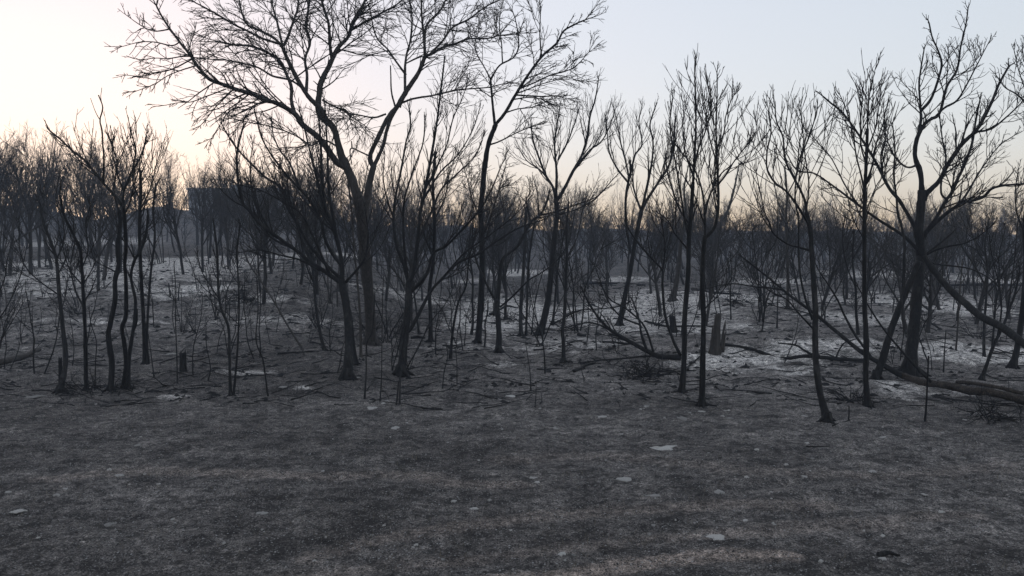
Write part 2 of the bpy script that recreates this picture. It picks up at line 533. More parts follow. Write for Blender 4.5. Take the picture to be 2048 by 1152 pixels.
def limb_mesh(P, rad, sides, rng, rough=0.05):
    v, q, t = tubes(P[None], rad[None], sides, cap=True, rough=rough, rng=rng)
    return v, q, t

class Traced:
    """a tree, log or branch whose main stems are laid out from picture points at real depths"""
    def __init__(self, name, label, cat, mat, twig, seed, group=None):
        self.name, self.label, self.cat, self.mat, self.twig, self.group = name, label, cat, mat, twig, group
        self.rng = np.random.default_rng(seed)
        self.px, self.dep, self.R = [], [], []
        self.parts = []           # (part name, verts, quads, tris)
        self.samples, self.ends = [], []
        self.origin = None
        self.ws = 0.74

    def root_of(self, x, y):
        best, bd = None, 1e9
        for pxs, dps in zip(self.px, self.dep):
            d2 = ((pxs - np.array([x, y])) ** 2).sum(1)
            i = int(np.argmin(d2))
            if d2[i] < bd: bd, best = d2[i], dps[i]
        return best

    def add(self, part, w0, w1, pts, slope=None, ground=False, depths=None, crown=None, dens=1.0, flare=0.0, sides=8, d0=None, end=True, rough=0.05, ls=1.0):
        rng = self.rng
        pts = np.asarray(pts, float)
        n = len(pts)
        seg = np.r_[0, np.cumsum(np.linalg.norm(np.diff(pts, axis=0), axis=1))]
        if depths is not None:
            dep = np.asarray(depths, float)
        else:
            if d0 is None:
                d0 = gdepth(pts[0, 0], pts[0, 1]) if (ground or not self.px) else self.root_of(pts[0, 0], pts[0, 1])
            if slope is None:
                slope = 0.0 if ground else float(rng.uniform(-0.65, 0.65))
            dep = d0 * (1 + slope * seg / FPX)
        fine = catmull(np.c_[pts, dep, np.linspace(0, 1, n)], 6)
        fseg = np.r_[0, np.cumsum(np.linalg.norm(np.diff(fine[:, :2], axis=0), axis=1))]
        f = fseg / fseg[-1]
        P = np.array([at(a, b, c) for a, b, c in fine[:, :3]])
        wpx = self.ws * (w0 + (w1 - w0) * f ** 0.85)
        rad = 0.5 * wpx * fine[:, 2] / FPX
        # small crookedness
        wob = np.cumsum(rng.standard_normal((len(P), 3)), axis=0) * 0.0015
        P = P + (wob - f[:, None] * wob[-1]) * (0.6 if len(self.px) else 0.3)
        rad = rad * (1 + 0.05 * np.interp(np.arange(len(P)), np.arange(0, len(P) + 4, 4), rng.standard_normal(len(np.arange(0, len(P) + 4, 4)))))
        if flare:
            hgt = np.maximum(P[:, 2] - P[0, 2], 0)
            rad = rad * (1 + flare * np.exp(-hgt / 0.16))
            low = P[0] - np.array([0, 0, 0.22]); P = np.vstack([low, P]); rad = np.r_[rad[0] * 1.15, rad]
            fine = np.vstack([fine[0], fine]); f = np.r_[0, f]
        self.px.append(fine[:, :2].copy()); self.dep.append(fine[:, 2].copy())
        v, q, t = limb_mesh(P, rad, sides, rng, rough)
        if flare and w0 >= 9:
            nr = 5
            a = rng.uniform(0, 6.28) + np.arange(nr) * 6.283 / nr + rng.normal(0, .3, nr)
            out = np.c_[np.cos(a), np.sin(a), np.zeros(nr)]
            rb_ = rad[1]
            reach = rb_ * rng.uniform(0.7, 1.7, nr)
            pr = np.stack([P[1] + out * rb_ * 0.2 + [0, 0, rb_ * 1.6], P[1] + out * rb_ * 0.75 + [0, 0, rb_ * 0.55],
                           P[1] + out * (rb_ * 0.9 + reach * 0.45)[:, None] + [0, 0, rb_ * 0.08], P[1] + out * (rb_ * 0.9 + reach)[:, None] - [0, 0, rb_ * 0.35]], axis=1)
            rr_ = np.repeat(rb_ * np.array([[0.5, 0.42, 0.28, 0.12]]), nr, 0)
            rv, rq_, rt_ = tubes(pr, rr_, 6, rough=0.08, rng=rng)
            v, q, t = merge([(v, q, t), (rv, rq_, None)])
        self.parts.append((part, v, q, t))
        if self.origin is None:
            self.origin = P[0] if not flare else P[1]
        T = norm(np.gradient(P, axis=0))
        if crown is not None:
            c0, c1 = crown if isinstance(crown, tuple) else (crown, 1.0)
            ok = (f >= c0) & (f <= c1)
            if ok.sum() > 2:
                ln = np.linalg.norm(np.diff(P[ok], axis=0), axis=1).sum() * dens
                self.samples.append((P[ok], T[ok], rad[ok], ln, f[ok], ls))
            if end and c1 >= 1.0:
                self.ends.append((P[-1], T[-1], rad[-1], ls))
        return P

    def build(self, style=None, scale=1.0, dens=1.0, twig_mat=None):
        o = np.asarray(self.origin)
        root = link(self.name, None, loc=tuple(o))
        root.empty_display_size = 0.3
        tag(root, self.label, self.cat, self.group)
        for nm, v, q, t in self.parts:
            link(nm, mesh_np(nm, v - o, q, t, True, self.mat), root)
        if style and (self.samples or self.ends):
            c = crown_from(self.samples, self.ends, style, self.rng, scale, dens)
            if c is not None:
                link('crown', mesh_np('crown', c[0] - o, c[1], c[2], True, twig_mat or self.twig), root)
        return root

# ---------------------------------------------------------------- the ground
ASH = [  # pale
    (260, 545, 420, 30, 0.55), (500, 600, 200, 20, 0.4), (1130, 690, 200, 26, 0.4), (1560, 712, 260, 30, 0.7), (1430, 730, 140, 26, 0.55), (1330, 645, 260, 40, 0.55), (1700, 690, 200, 24, 0.55), (1800, 600, 300, 26, 0.5), (200, 640, 300, 14, 0.35), (940, 690, 160, 20, 0.35), (1000, 600, 160, 14, 0.45), (560, 640, 240, 14, 0.35), (800, 590, 200, 14, 0.35),
    # ash and bare sand: centre x, centre y, width, height in the picture, strength
    (330, 527, 340, 22, 0.8), (370, 580, 170, 20, 0.8), (100, 588, 100, 12, 0.6), (90, 525, 120, 14, 0.6), (170, 488, 200, 10, 0.5),
    (20, 700, 50, 14, 0.2), (985, 632, 130, 56, 0.9), (1060, 620, 90, 36, 0.7), (1240, 625, 240, 34, 0.7), (1340, 598, 150, 36, 0.7),
    (1480, 712, 190, 18, 0.85), (1620, 690, 140, 18, 0.8), (1570, 742, 150, 18, 0.45), (1960, 703, 210, 24, 1.0), (2040, 722, 80, 22, 0.9), (1750, 640, 190, 22, 0.6),
    (1900, 612, 190, 14, 0.7), (1470, 590, 130, 22, 0.6), (1040, 545, 110, 12, 0.7), (700, 511, 46, 10, 0.7), (1660, 632, 120, 16, 0.6),
    (1390, 716, 80, 20, 0.8), (1800, 770, 130, 16, 0.55), (1850, 790, 160, 14, 0.4), (1980, 560, 140, 14, 0.6), (1540, 560, 120, 12, 0.6),
    (348, 792, 60, 8, 0.5), (610, 775, 40, 10, 0.5), (490, 745, 120, 12, 0.4), (1000, 730, 90, 12, 0.4), (1090, 640, 60, 30, 0.6), (1700, 545, 120, 12, 0.5),
    (1490, 650, 70, 10, 0.5), (1250, 560, 90, 10, 0.5), (870, 606, 60, 8, 0.5), (560, 510, 120, 10, 0.5), (940, 560, 80, 8, 0.45), (1830, 545, 110, 10, 0.5)]
GREY = [  # grey ash film
    (1780, 620, 620, 110, 0.5), (1400, 610, 420, 90, 0.5), (350, 545, 420, 90, 0.42), (1060, 660, 300, 80, 0.4), (1550, 760, 380, 70, 0.4), (60, 660, 300, 40, 0.4), (1650, 960, 900, 200, 0.10),
    (300, 652, 640, 34, 0.45), (1180, 770, 420, 60, 0.35), (1500, 770, 320, 60, 0.35), (1700, 650, 700, 140, 0.28), (1300, 640, 500, 100, 0.3),
    (380, 560, 500, 120, 0.22), (880, 700, 300, 60, 0.2), (1250, 850, 900, 60, 0.18), (1900, 900, 400, 100, 0.12), (750, 820, 500, 50, 0.12)]
TRACKS = [  # lighter bands of bare soil left by wheels: picture points, width, strength
    ([(620, 1115), (800, 1072), (950, 1048), (1120, 1030), (1300, 1018), (1480, 1008), (1650, 1010)], 16, 0.40),
    ([(560, 1160), (760, 1135), (960, 1118), (1180, 1092), (1400, 1070), (1600, 1050), (1800, 1052)], 14, 0.28),
    ([(960, 1165), (1120, 1150), (1250, 1134), (1370, 1116), (1460, 1110), (1580, 1112)], 15, 1.0),
    ([(90, 958), (230, 946), (360, 942), (480, 948), (640, 952), (800, 950), (930, 968), (1040, 972)], 12, 0.38),
    ([(1350, 1075), (1550, 1062), (1750, 1042), (1950, 1030)], 12, 0.35),
    ([(1000, 920), (1250, 915), (1500, 940), (1800, 950), (2040, 930)], 14, 0.25)]
SOIL = []
for pts_, h_, s_ in TRACKS:
    pp = catmull(np.array(pts_, float), 14)
    SOIL += [(a_, b_, 46, h_, s_) for a_, b_ in pp]

def build_ground():
    ang = np.concatenate([np.linspace(-40, 40, 460), np.linspace(40, 320, 90)[1:-1]])
    ang = np.radians(ang)
    rr = np.concatenate([[0.3, 1.0, 2.0, 3.0, 4.0], np.exp(np.linspace(math.log(5.0), math.log(70), 370)), np.exp(np.linspace(math.log(70), math.log(285), 66))[1:]])
    A, RR = np.meshgrid(ang, rr)
    X = np.sin(A) * RR; Y = np.cos(A) * RR
    Z = height(X, Y)
    na, nr = len(ang), len(rr)
    v = np.stack([X, Y, Z], -1).reshape(-1, 3)
    i = np.arange(nr - 1)[:, None] * na; j = np.arange(na)[None, :]; j2 = (j + 1) % na
    q = np.stack([i + j2, i + j, i + na + j, i + na + j2], -1).reshape(-1, 4)
    c = len(v); v = np.vstack([v, [[0, 0, float(height(0, 0))]]])
    t = np.stack([np.arange(na), (np.arange(na) + 1) % na, np.full(na, c)], -1)
    me = mesh_np('ground', v, q, t[:, ::-1], True, M_GROUND)
    x, y = v[:, 0], v[:, 1]
    for nm, tab in (('ash', ASH), ('grey', GREY), ('soil', SOIL)):
        acc = np.zeros(len(v))
        for px, py, w, h, s in tab:
            d = gdepth(px, py); p = at(px, py, d)
            dn = gdepth(px, py + h / 2); df = gdepth(px, max(py - h / 2, 478))
            rx = max(0.5 * w * d / FPX, 0.05); ry = max(0.5 * (df - dn), 0.12)
            e = np.hypot((x - p[0]) / rx, (y - p[1]) / ry)
            acc = np.maximum(acc, s * np.clip(1.6 - e, 0, 1) ** 0.8)
        a = me.attributes.new(nm, 'FLOAT', 'POINT')
        a.data.foreach_set('value', acc.astype(np.float32))
    g = link('ground', me)
    tag(g, kind='structure')
build_ground()

# ---------------------------------------------------------------- the trees that stand out
def big_tree():
    t = Traced('burnt_tree', 'tallest wide-spreading tree with pale scorched double trunk and long arching boughs', 'tree', M_BARK, M_PALETWIG, 11)
    t.ws = 0.67
    t.add('trunk', 30, 33, [(742, 690), (740, 630), (735, 560), (728, 490), (722, 430), (716, 395)], flare=0.35, sides=14)
    A = dict(crown=(0.25, 1.0))
    t.add('trunk', 28, 25, [(716, 398), (706, 365), (694, 335), (686, 318)], slope=0.1, sides=12, rough=0.04)
    t.add('limb', 20, 5, [(690, 335), (672, 322), (639, 277), (605, 249), (589, 227), (555, 207), (528, 199), (505, 188), (475, 179), (444, 168), (417, 157), (394, 131), (379, 109), (354, 77), (328, 40), (313, 12)], slope=-0.35, crown=(0.3, 1.0), dens=1.1, sides=10)
    t.add('limb', 12, 5, [(590, 230), (583, 202), (583, 175), (572, 146), (560, 122), (535, 105), (500, 92), (470, 90), (440, 84)], slope=0.4, **A)
    t.add('limb', 24, 15, [(688, 325), (680, 304), (667, 257), (644, 235), (636, 215), (639, 188), (642, 165), (657, 135)], slope=0.1, crown=(0.75, 1.0), sides=10, end=False)
    t.add('limb', 15, 6, [(655, 140), (675, 98), (697, 73), (704, 47), (719, 22), (733, -5), (745, -45)], slope=0.3, crown=(0.15, 1.0))
    t.add('limb', 8, 4, [(700, 62), (728, 45), (752, 32), (770, 22), (795, 8), (815, -12)], slope=-0.4, crown=(0.1, 1.0))
    t.add('limb', 11, 5, [(664, 118), (660, 91), (657, 47), (646, 11), (640, -20), (628, -60)], slope=-0.3, crown=(0.1, 1.0))
    t.add('limb', 17, 10, [(652, 240), (642, 219), (620, 197), (598, 164), (576, 120), (565, 95)], slope=-0.25, crown=(0.6, 1.0), end=False)
    t.add('limb', 9, 4, [(566, 97), (551, 78), (522, 62), (496, 50), (485, 29), (478, 0), (470, -25)], slope=0.3, **A)
    t.add('limb', 8, 4, [(560, 88), (525, 77), (496, 62), (470, 50), (440, 32), (415, 18), (390, 5)], slope=-0.5, **A)
    t.add('limb', 9, 4, [(567, 92), (576, 73), (586, 45), (594, 22), (598, -5), (606, -45)], slope=-0.2, **A)
    t.add('limb', 8, 4, [(565, 92), (554, 44), (545, 12), (535, -25)], slope=0.45, **A)
    t.add('limb', 10, 5, [(612, 188), (614, 150), (610, 118), (620, 85), (612, 50), (618, 10), (624, -30)], slope=0.45, **A)
    t.add('limb', 7, 3, [(606, 177), (580, 160), (545, 152), (515, 135), (488, 128), (452, 120), (420, 118), (390, 115)], slope=-0.35, **A)
    for pts_ in ([(463, 182), (445, 200), (430, 215), (414, 236), (401, 251)], [(452, 178), (415, 192), (383, 204), (355, 206), (328, 211)],
                 [(394, 131), (364, 140), (335, 152), (310, 168), (273, 182)], [(379, 109), (339, 117), (310, 116), (284, 120)],
                 [(385, 118), (345, 138), (313, 146), (280, 152), (251, 150)], [(360, 84), (343, 91), (310, 84), (280, 84), (244, 93)],
                 [(340, 58), (310, 62), (284, 52), (251, 29)], [(520, 196), (490, 212), (460, 222), (440, 250), (425, 275)],
                 [(560, 210), (530, 222), (500, 228), (478, 248), (462, 275)]):
        t.add('limb', 4.5, 2.0, pts_, crown=(0.25, 1.0), sides=6, ls=0.42)
    # the right-hand stem and its boughs
    t.add('trunk', 24, 18, [(724, 455), (732, 410), (738, 370), (748, 330)], slope=0.25, sides=12, rough=0.04)
    t.add('limb', 14, 12, [(747, 336), (740, 313), (755, 277), (777, 233), (799, 208)], slope=0.1, sides=10, end=False)
    t.add('limb', 12, 10, [(748, 332), (766, 292), (773, 262), (783, 234), (800, 206)], slope=0.35, sides=10, end=False)
    t.add('limb', 16, 11, [(796, 213), (813, 182), (835, 149), (846, 124), (850, 113)], slope=0.05, crown=(0.5, 1.0), end=False, sides=10)
    t.add('limb', 9, 4, [(850, 116), (848, 73), (844, 36), (843, -5), (848, -45)], slope=-0.2, **A)
    t.add('limb', 9, 4, [(850, 113), (864, 107), (886, 95), (912, 87), (937, 78), (974, 77), (1000, 70)], slope=-0.45, **A)
    t.add('limb', 8, 4, [(849, 90), (853, 51), (879, 22), (894, -5), (915, -35)], slope=0.3, **A)
    t.add('limb', 7, 4, [(860, 108), (885, 82), (905, 55), (935, 40), (962, 20), (985, 5)], slope=0.5, **A)
    t.add('limb', 9, 4, [(810, 186), (810, 139), (813, 109), (821, 80), (824, 36), (818, -5)], slope=0.25, **A)
    t.add('limb', 7, 3, [(803, 206), (828, 197), (864, 191), (895, 184), (923, 179), (974, 175), (1005, 168)], slope=-0.45, **A)
    t.add('limb', 6, 3, [(790, 212), (784, 190), (782, 171), (781, 131)], slope=0.2, crown=None)
    t.add('limb', 6, 2.5, [(772, 228), (748, 235), (719, 230), (700, 226), (675, 215)], slope=-0.3, crown=(0.2, 1.0), dens=1.3)
    t.add('limb', 7, 3, [(645, 200), (662, 210), (676, 216), (694, 222), (702, 245)], slope=-0.45, crown=(0.2, 1.0), dens=1.4)
    t.add('limb', 7, 3, [(812, 150), (790, 120), (775, 98), (758, 82), (748, 60), (742, 30), (735, 5)], slope=-0.4, **A)
    t.add('limb', 5, 3, [(739, 312), (722, 304), (704, 296), (700, 305), (704, 330)], slope=-0.2, crown=None)
    t.add('limb', 5, 3, [(704, 296), (703, 282)], slope=-0.2, crown=None)
    t.add('limb', 6, 3, [(684, 300), (672, 292), (655, 282), (640, 281), (622, 290), (600, 276), (570, 262), (530, 250)], slope=-0.5, **A)
    return t.build('locust', scale=0.9, dens=1.0)
big_tree()

def tree_t3():
    t = Traced('burnt_tree', 'tall leaning tree right of the tallest one, crooked trunk forking high into long bare boughs', 'tree', M_CHAR, M_PALETWIG, 12)
    t.add('trunk', 17, 13, [(956, 686), (960, 629), (964, 553), (964, 476), (961, 420), (963, 401), (970, 328), (978, 284), (992, 248)], flare=0.35, sides=10)
    A = dict(crown=(0.25, 1.0))
    t.add('limb', 8, 5, [(990, 252), (985, 204), (981, 157)], slope=0.1, crown=(0.5, 1.0), end=False)
    t.add('limb', 5, 2.5, [(981, 160), (999, 131), (1029, 113), (1038, 84), (1032, 44), (1025, 22)], slope=-0.3, **A)
    t.add('limb', 4, 2, [(981, 158), (967, 131), (955, 110), (950, 85), (958, 60)], slope=0.4, **A)
    t.add('limb', 4, 2, [(1005, 126), (1003, 84), (999, 50), (1001, 25)], slope=0.2, **A)
    t.add('limb', 10, 4, [(990, 250), (1010, 226), (1029, 193), (1054, 153), (1083, 113), (1112, 87), (1127, 62), (1153, 47), (1170, 40)], slope=-0.2, crown=(0.2, 1.0))
    t.add('limb', 5, 2, [(1083, 113), (1080, 75), (1080, 50), (1081, 18), (1078, -4)], slope=0.2, crown=(0.4, 1.0), dens=0.6)
    t.add('limb', 5, 2, [(1040, 177), (1070, 165), (1102, 150), (1130, 143), (1153, 131), (1178, 104)], slope=-0.5, **A)
    t.add('limb', 5, 2, [(1033, 190), (1060, 192), (1083, 193), (1110, 192), (1134, 197)], slope=0.4, **A)
    t.add('limb', 4, 2, [(1010, 226), (1035, 218), (1065, 214), (1100, 200)], slope=0.5, **A)
    t.add('limb', 5, 2, [(978, 290), (1000, 282), (1040, 262), (1075, 250)], slope=-0.4, **A)
    t.add('limb', 5, 2, [(964, 480), (985, 420), (1000, 370), (1012, 330)], slope=0.4, **A)
    t.add('limb', 4, 2, [(963, 440), (945, 400), (935, 360), (925, 330)], slope=-0.4, **A)
    return t.build('locust', scale=0.72, dens=1.0)
tree_t3()

def simple_tree(label, seed, base, style='oak', mat=None, twig=None, scale=1.0, dens=1.0, name='burnt_tree', flare=0.35, cat='tree', group=None, ws=0.74):
    """base: list of (part, w0, w1, pts, options)"""
    t = Traced(name, label, cat, mat or M_CHAR, twig or M_TWIG, seed, group)
    t.ws = ws
    for i, row in enumerate(base):
        part, w0, w1, pts = row[:4]
        o = dict(row[4]) if len(row) > 4 else {}
        if i == 0:
            o.setdefault('flare', flare); o.setdefault('sides', 10)
        elif 'ground' in o:
            o.setdefault('flare', flare); o.setdefault('sides', 9)
        elif part == 'limb':
            o.setdefault('crown', (0.2, 1.0))
        t.add(part, w0, w1, pts, **o)
    return t.build(style, scale, dens)

G = {'ground': True}
# dark tree left of the pale double trunk
simple_tree('black low-branching tree before the tallest one, boughs sweeping far out left', 13, [
    ('trunk', 21, 17, [(695, 757), (697, 706), (697, 665), (695, 629), (687, 580), (683, 560)]),
    ('trunk', 10, 8, [(712, 729), (707, 690), (703, 650), (699, 620)], G),
    ('limb', 12, 4, [(684, 566), (683, 526), (676, 488), (664, 450), (650, 410), (644, 354), (642, 299), (638, 245)], {'slope': 0.1, 'crown': (0.3, 1)}),
    ('limb', 9, 3, [(672, 478), (667, 438), (658, 382), (655, 299), (653, 257), (650, 215)], {'slope': -0.2}),
    ('limb', 8, 3, [(664, 450), (644, 404), (633, 354), (619, 299), (611, 265), (600, 225)], {'slope': 0.3}),
    ('limb', 11, 4, [(682, 566), (641, 537), (622, 526), (595, 503), (553, 473), (519, 446), (500, 423), (483, 400), (474, 340), (475, 299), (486, 254)], {'slope': -0.2, 'crown': (0.3, 1)}),
    ('limb', 9, 3, [(684, 560), (649, 526), (615, 484), (590, 440), (573, 411), (564, 377), (528, 352), (478, 302), (456, 271), (444, 249)], {'slope': 0.2, 'crown': (0.3, 1)}),
    ('limb', 8, 3, [(682, 530), (664, 507), (649, 476), (640, 438), (611, 390), (572, 349), (528, 285), (511, 229)], {'slope': -0.35}),
    ('limb', 6, 2, [(600, 380), (580, 327), (560, 300), (547, 270), (544, 243)], {'slope': 0.3}),
    ('limb', 7, 3, [(690, 566), (718, 534), (731, 511), (736, 470), (732, 430)], {'slope': -0.3}),
    ('limb', 7, 2, [(622, 526), (600, 470), (585, 420), (575, 370), (580, 330)], {'slope': 0.4}),
    ('limb', 6, 2, [(540, 463), (520, 425), (505, 380), (500, 340), (505, 290)], {'slope': 0.4}),
    ('limb', 6, 2, [(640, 540), (600, 520), (560, 510), (520, 500), (480, 505)], {'slope': -0.3}),
    ('limb', 7, 2, [(660, 550), (625, 470), (600, 425), (560, 400), (520, 380), (480, 370)], {'slope': -0.5}),
], 'brushy', scale=1.0, dens=1.0, ws=0.88)

simple_tree('black many-limbed tree right of the tallest trunk, long low bough reaching right', 14, [
    ('trunk', 24, 17, [(802, 750), (806, 706), (811, 660), (817, 606), (818, 560)]),
    ('limb', 10, 4, [(817, 566), (806, 526), (794, 495), (788, 457), (788, 412), (803, 335), (812, 284), (821, 252), (818, 215)], {'slope': 0.2, 'crown': (0.35, 1)}),
    ('limb', 12, 4, [(818, 566), (827, 545), (836, 476), (840, 430), (846, 401), (861, 321), (872, 255), (879, 204), (888, 128)], {'slope': 0.0, 'crown': (0.35, 1)}),
    ('limb', 9, 3, [(815, 556), (811, 526), (807, 457), (809, 400), (825, 345), (845, 290), (850, 245)], {'slope': -0.3, 'crown': (0.35, 1)}),
    ('limb', 10, 3, [(820, 586), (851, 553), (867, 507), (893, 491), (925, 458), (951, 430), (966, 411), (985, 375), (1003, 330)], {'slope': -0.25, 'crown': (0.3, 1)}),
    ('limb', 11, 3, [(813, 666), (825, 652), (859, 587), (882, 560), (916, 526), (958, 507), (1000, 478), (1040, 455), (1085, 440)], {'slope': 0.25, 'crown': (0.3, 1)}),
    ('limb', 6, 2, [(882, 560), (930, 505), (980, 470), (1030, 430), (1060, 395)], {'slope': -0.4}),
    ('limb', 7, 3, [(836, 480), (860, 430), (883, 379), (912, 350), (948, 314), (965, 280)], {'slope': 0.4}),
    ('limb', 6, 2, [(850, 380), (875, 330), (893, 290), (905, 240), (925, 195), (935, 165)], {'slope': -0.2}),
    ('limb', 6, 2, [(846, 401), (880, 345), (915, 310), (945, 260), (960, 215)], {'slope': 0.3}),
    ('limb', 5, 2, [(788, 440), (772, 390), (766, 350), (770, 310)], {'slope': -0.3}),
], 'brushy', scale=0.95, dens=0.95)

simple_tree('crooked two-stemmed tree with scorched base and elbowed bough, beside the white ash patch', 15, [
    ('trunk', 17, 13, [(997, 706), (998, 667), (995, 625), (994, 598)]),
    ('limb', 8, 3, [(993, 602), (985, 591), (966, 553), (951, 515), (945, 470), (948, 430)], {'slope': 0.2, 'crown': (0.4, 1)}),
    ('limb', 12, 5, [(995, 600), (998, 570), (1000, 541), (1008, 515), (1035, 492), (1054, 457), (1066, 440), (1080, 430), (1092, 408), (1098, 388)], {'slope': 0.05, 'crown': (0.5, 1)}),
    ('limb', 6, 2, [(1000, 614), (1027, 591), (1058, 560), (1084, 545), (1115, 520), (1135, 490)], {'slope': -0.3, 'crown': (0.5, 1)}),
    ('limb', 5, 2, [(1062, 445), (1055, 415), (1053, 398), (1060, 386), (1058, 365)], {'slope': 0.2}),
    ('limb', 5, 2, [(1078, 430), (1075, 390), (1068, 360)], {'slope': -0.2}),
    ('limb', 5, 2, [(1080, 430), (1110, 424), (1150, 410), (1190, 395), (1215, 375)], {'slope': -0.3}),
], 'gnarly', scale=0.8)

simple_tree('tall vase-shaped tree right of the white ash patch, three boughs spreading upward', 16, [
    ('trunk', 18, 13, [(1080, 670), (1090, 630), (1096, 600), (1101, 560), (1109, 476), (1114, 430), (1112, 398)]),
    ('limb', 9, 3, [(1112, 402), (1106, 375), (1091, 350), (1077, 313), (1066, 281), (1062, 245)], {'slope': 0.3}),
    ('limb', 8, 3, [(1112, 398), (1113, 346), (1109, 292), (1113, 255), (1120, 215)], {'slope': -0.2}),
    ('limb', 10, 3, [(1114, 400), (1124, 386), (1146, 343), (1164, 310), (1175, 270), (1180, 233), (1190, 200), (1197, 160)], {'slope': 0.1}),
    ('limb', 6, 2, [(1155, 330), (1180, 300), (1204, 281), (1220, 250), (1232, 215)], {'slope': -0.4}),
    ('limb', 6, 2, [(1116, 320), (1135, 285), (1148, 250), (1158, 220)], {'slope': 0.4}),
    ('limb', 5, 2, [(1095, 357), (1080, 340), (1055, 322), (1040, 300)], {'slope': -0.4}),
    ('limb', 5, 2, [(1113, 430), (1150, 420), (1190, 398), (1225, 360), (1250, 335)], {'slope': 0.5}),
], 'brushy', M_CHAR, scale=1.15, dens=1.0)

simple_tree('slim straight twin stems close together at the left side of the vase-shaped tree', 17, [
    ('trunk', 11, 7, [(1042, 672), (1042, 610), (1047, 540), (1050, 470), (1052, 420)], {'crown': (0.55, 1)}),
    ('trunk', 7, 5, [(1052, 671), (1054, 610), (1056, 545), (1062, 490), (1070, 440)], {'ground': True, 'crown': (0.5, 1)}),
    ('limb', 4, 2, [(1063, 669), (1068, 620), (1078, 570), (1090, 530)], G),
], 'sparse')

simple_tree('slanting forked tree between the vase-shaped tree and the twin dark trunks', 18, [
    ('trunk', 15, 11, [(1239, 652), (1248, 602), (1260, 545), (1271, 480), (1283, 420)]),
    ('limb', 8, 6, [(1262, 505), (1254, 460), (1251, 410), (1255, 372), (1262, 342), (1261, 328)], {'slope': -0.1, 'crown': (0.6, 1)}),
    ('limb', 6, 2, [(1256, 365), (1233, 335), (1219, 306), (1215, 270), (1211, 233)], {'slope': 0.3}),
    ('limb', 6, 2, [(1258, 355), (1251, 321), (1241, 284), (1236, 255), (1228, 215)], {'slope': -0.3}),
    ('limb', 6, 2, [(1262, 345), (1270, 310), (1284, 288), (1278, 245), (1284, 210)], {'slope': 0.1}),
    ('limb', 7, 3, [(1283, 424), (1270, 386), (1266, 365), (1266, 330)], {'slope': 0.4}),
    ('limb', 8, 3, [(1283, 422), (1288, 400), (1303, 328), (1306, 284), (1300, 250), (1310, 215)], {'slope': -0.3}),
    ('limb', 9, 3, [(1284, 420), (1294, 400), (1317, 364), (1339, 328), (1346, 290), (1352, 230)], {'slope': 0.2}),
], 'oak', scale=0.9)

simple_tree('left of the twin straight dark trunks, side stem rising from its foot', 19, [
    ('trunk', 17, 10, [(1363, 785), (1367, 744), (1369, 686), (1370, 629), (1376, 553), (1378, 476), (1382, 430), (1386, 364)], {'crown': (0.75, 1), 'end': False}),
    ('limb', 8, 3, [(1386, 368), (1390, 292), (1392, 237), (1390, 164), (1391, 122)], {'slope': 0.05, 'crown': (0.05, 1)}),
    ('limb', 9, 4, [(1361, 712), (1344, 675), (1330, 629), (1325, 572), (1325, 541), (1302, 515), (1275, 484), (1255, 455)], {'slope': 0.15, 'crown': (0.5, 1)}),
    ('limb', 4, 2, [(1325, 545), (1330, 500), (1326, 460), (1320, 420)], {'slope': -0.3}),
    ('limb', 7, 2, [(1378, 480), (1368, 430), (1362, 390), (1352, 330), (1343, 280), (1340, 240), (1345, 195)], {'slope': -0.3}),
    ('limb', 6, 2, [(1380, 450), (1360, 420), (1345, 380), (1332, 330), (1338, 280)], {'slope': 0.35}),
    ('limb', 5, 2, [(1387, 330), (1400, 290), (1415, 250), (1422, 210), (1414, 165)], {'slope': -0.2}),
    ('limb', 5, 2, [(1386, 350), (1372, 310), (1366, 260), (1368, 215)], {'slope': 0.2}),
    ('limb', 5, 2, [(1377, 500), (1352, 470), (1335, 440), (1315, 425)], {'slope': -0.4}),
], 'oak', scale=0.85)

simple_tree('right of the twin straight dark trunks, standing nearest the camera beside its partner', 20, [
    ('trunk', 18, 11, [(1404, 812), (1405, 744), (1406, 690), (1407, 629), (1405, 564), (1407, 507), (1410, 470)]),
    ('limb', 7, 3, [(1410, 474), (1409, 430), (1406, 390), (1394, 350), (1372, 315), (1352, 290), (1344, 262)], {'slope': 0.35}),
    ('limb', 9, 3, [(1410, 476), (1428, 457), (1435, 430), (1437, 400), (1434, 310), (1432, 255), (1434, 190), (1434, 146)], {'slope': 0.1, 'crown': (0.15, 1)}),
    ('limb', 6, 2, [(1409, 430), (1420, 390), (1440, 350), (1462, 330), (1485, 300), (1500, 285)], {'slope': -0.2}),
    ('limb', 6, 2, [(1436, 370), (1455, 345), (1470, 320), (1495, 290)], {'slope': 0.4}),
    ('limb', 5, 2, [(1433, 300), (1448, 265), (1452, 230), (1465, 195)], {'slope': -0.3}),
    ('limb', 5, 2, [(1410, 450), (1395, 410), (1385, 380), (1365, 350)], {'slope': -0.3}),
    ('limb', 5, 2, [(1434, 330), (1420, 280), (1412, 240), (1420, 190)], {'slope': 0.2}),
    ('limb', 4, 2, [(1406, 622), (1420, 606), (1437, 592), (1450, 575)], {'slope': -0.2}),
], 'oak', scale=0.85)

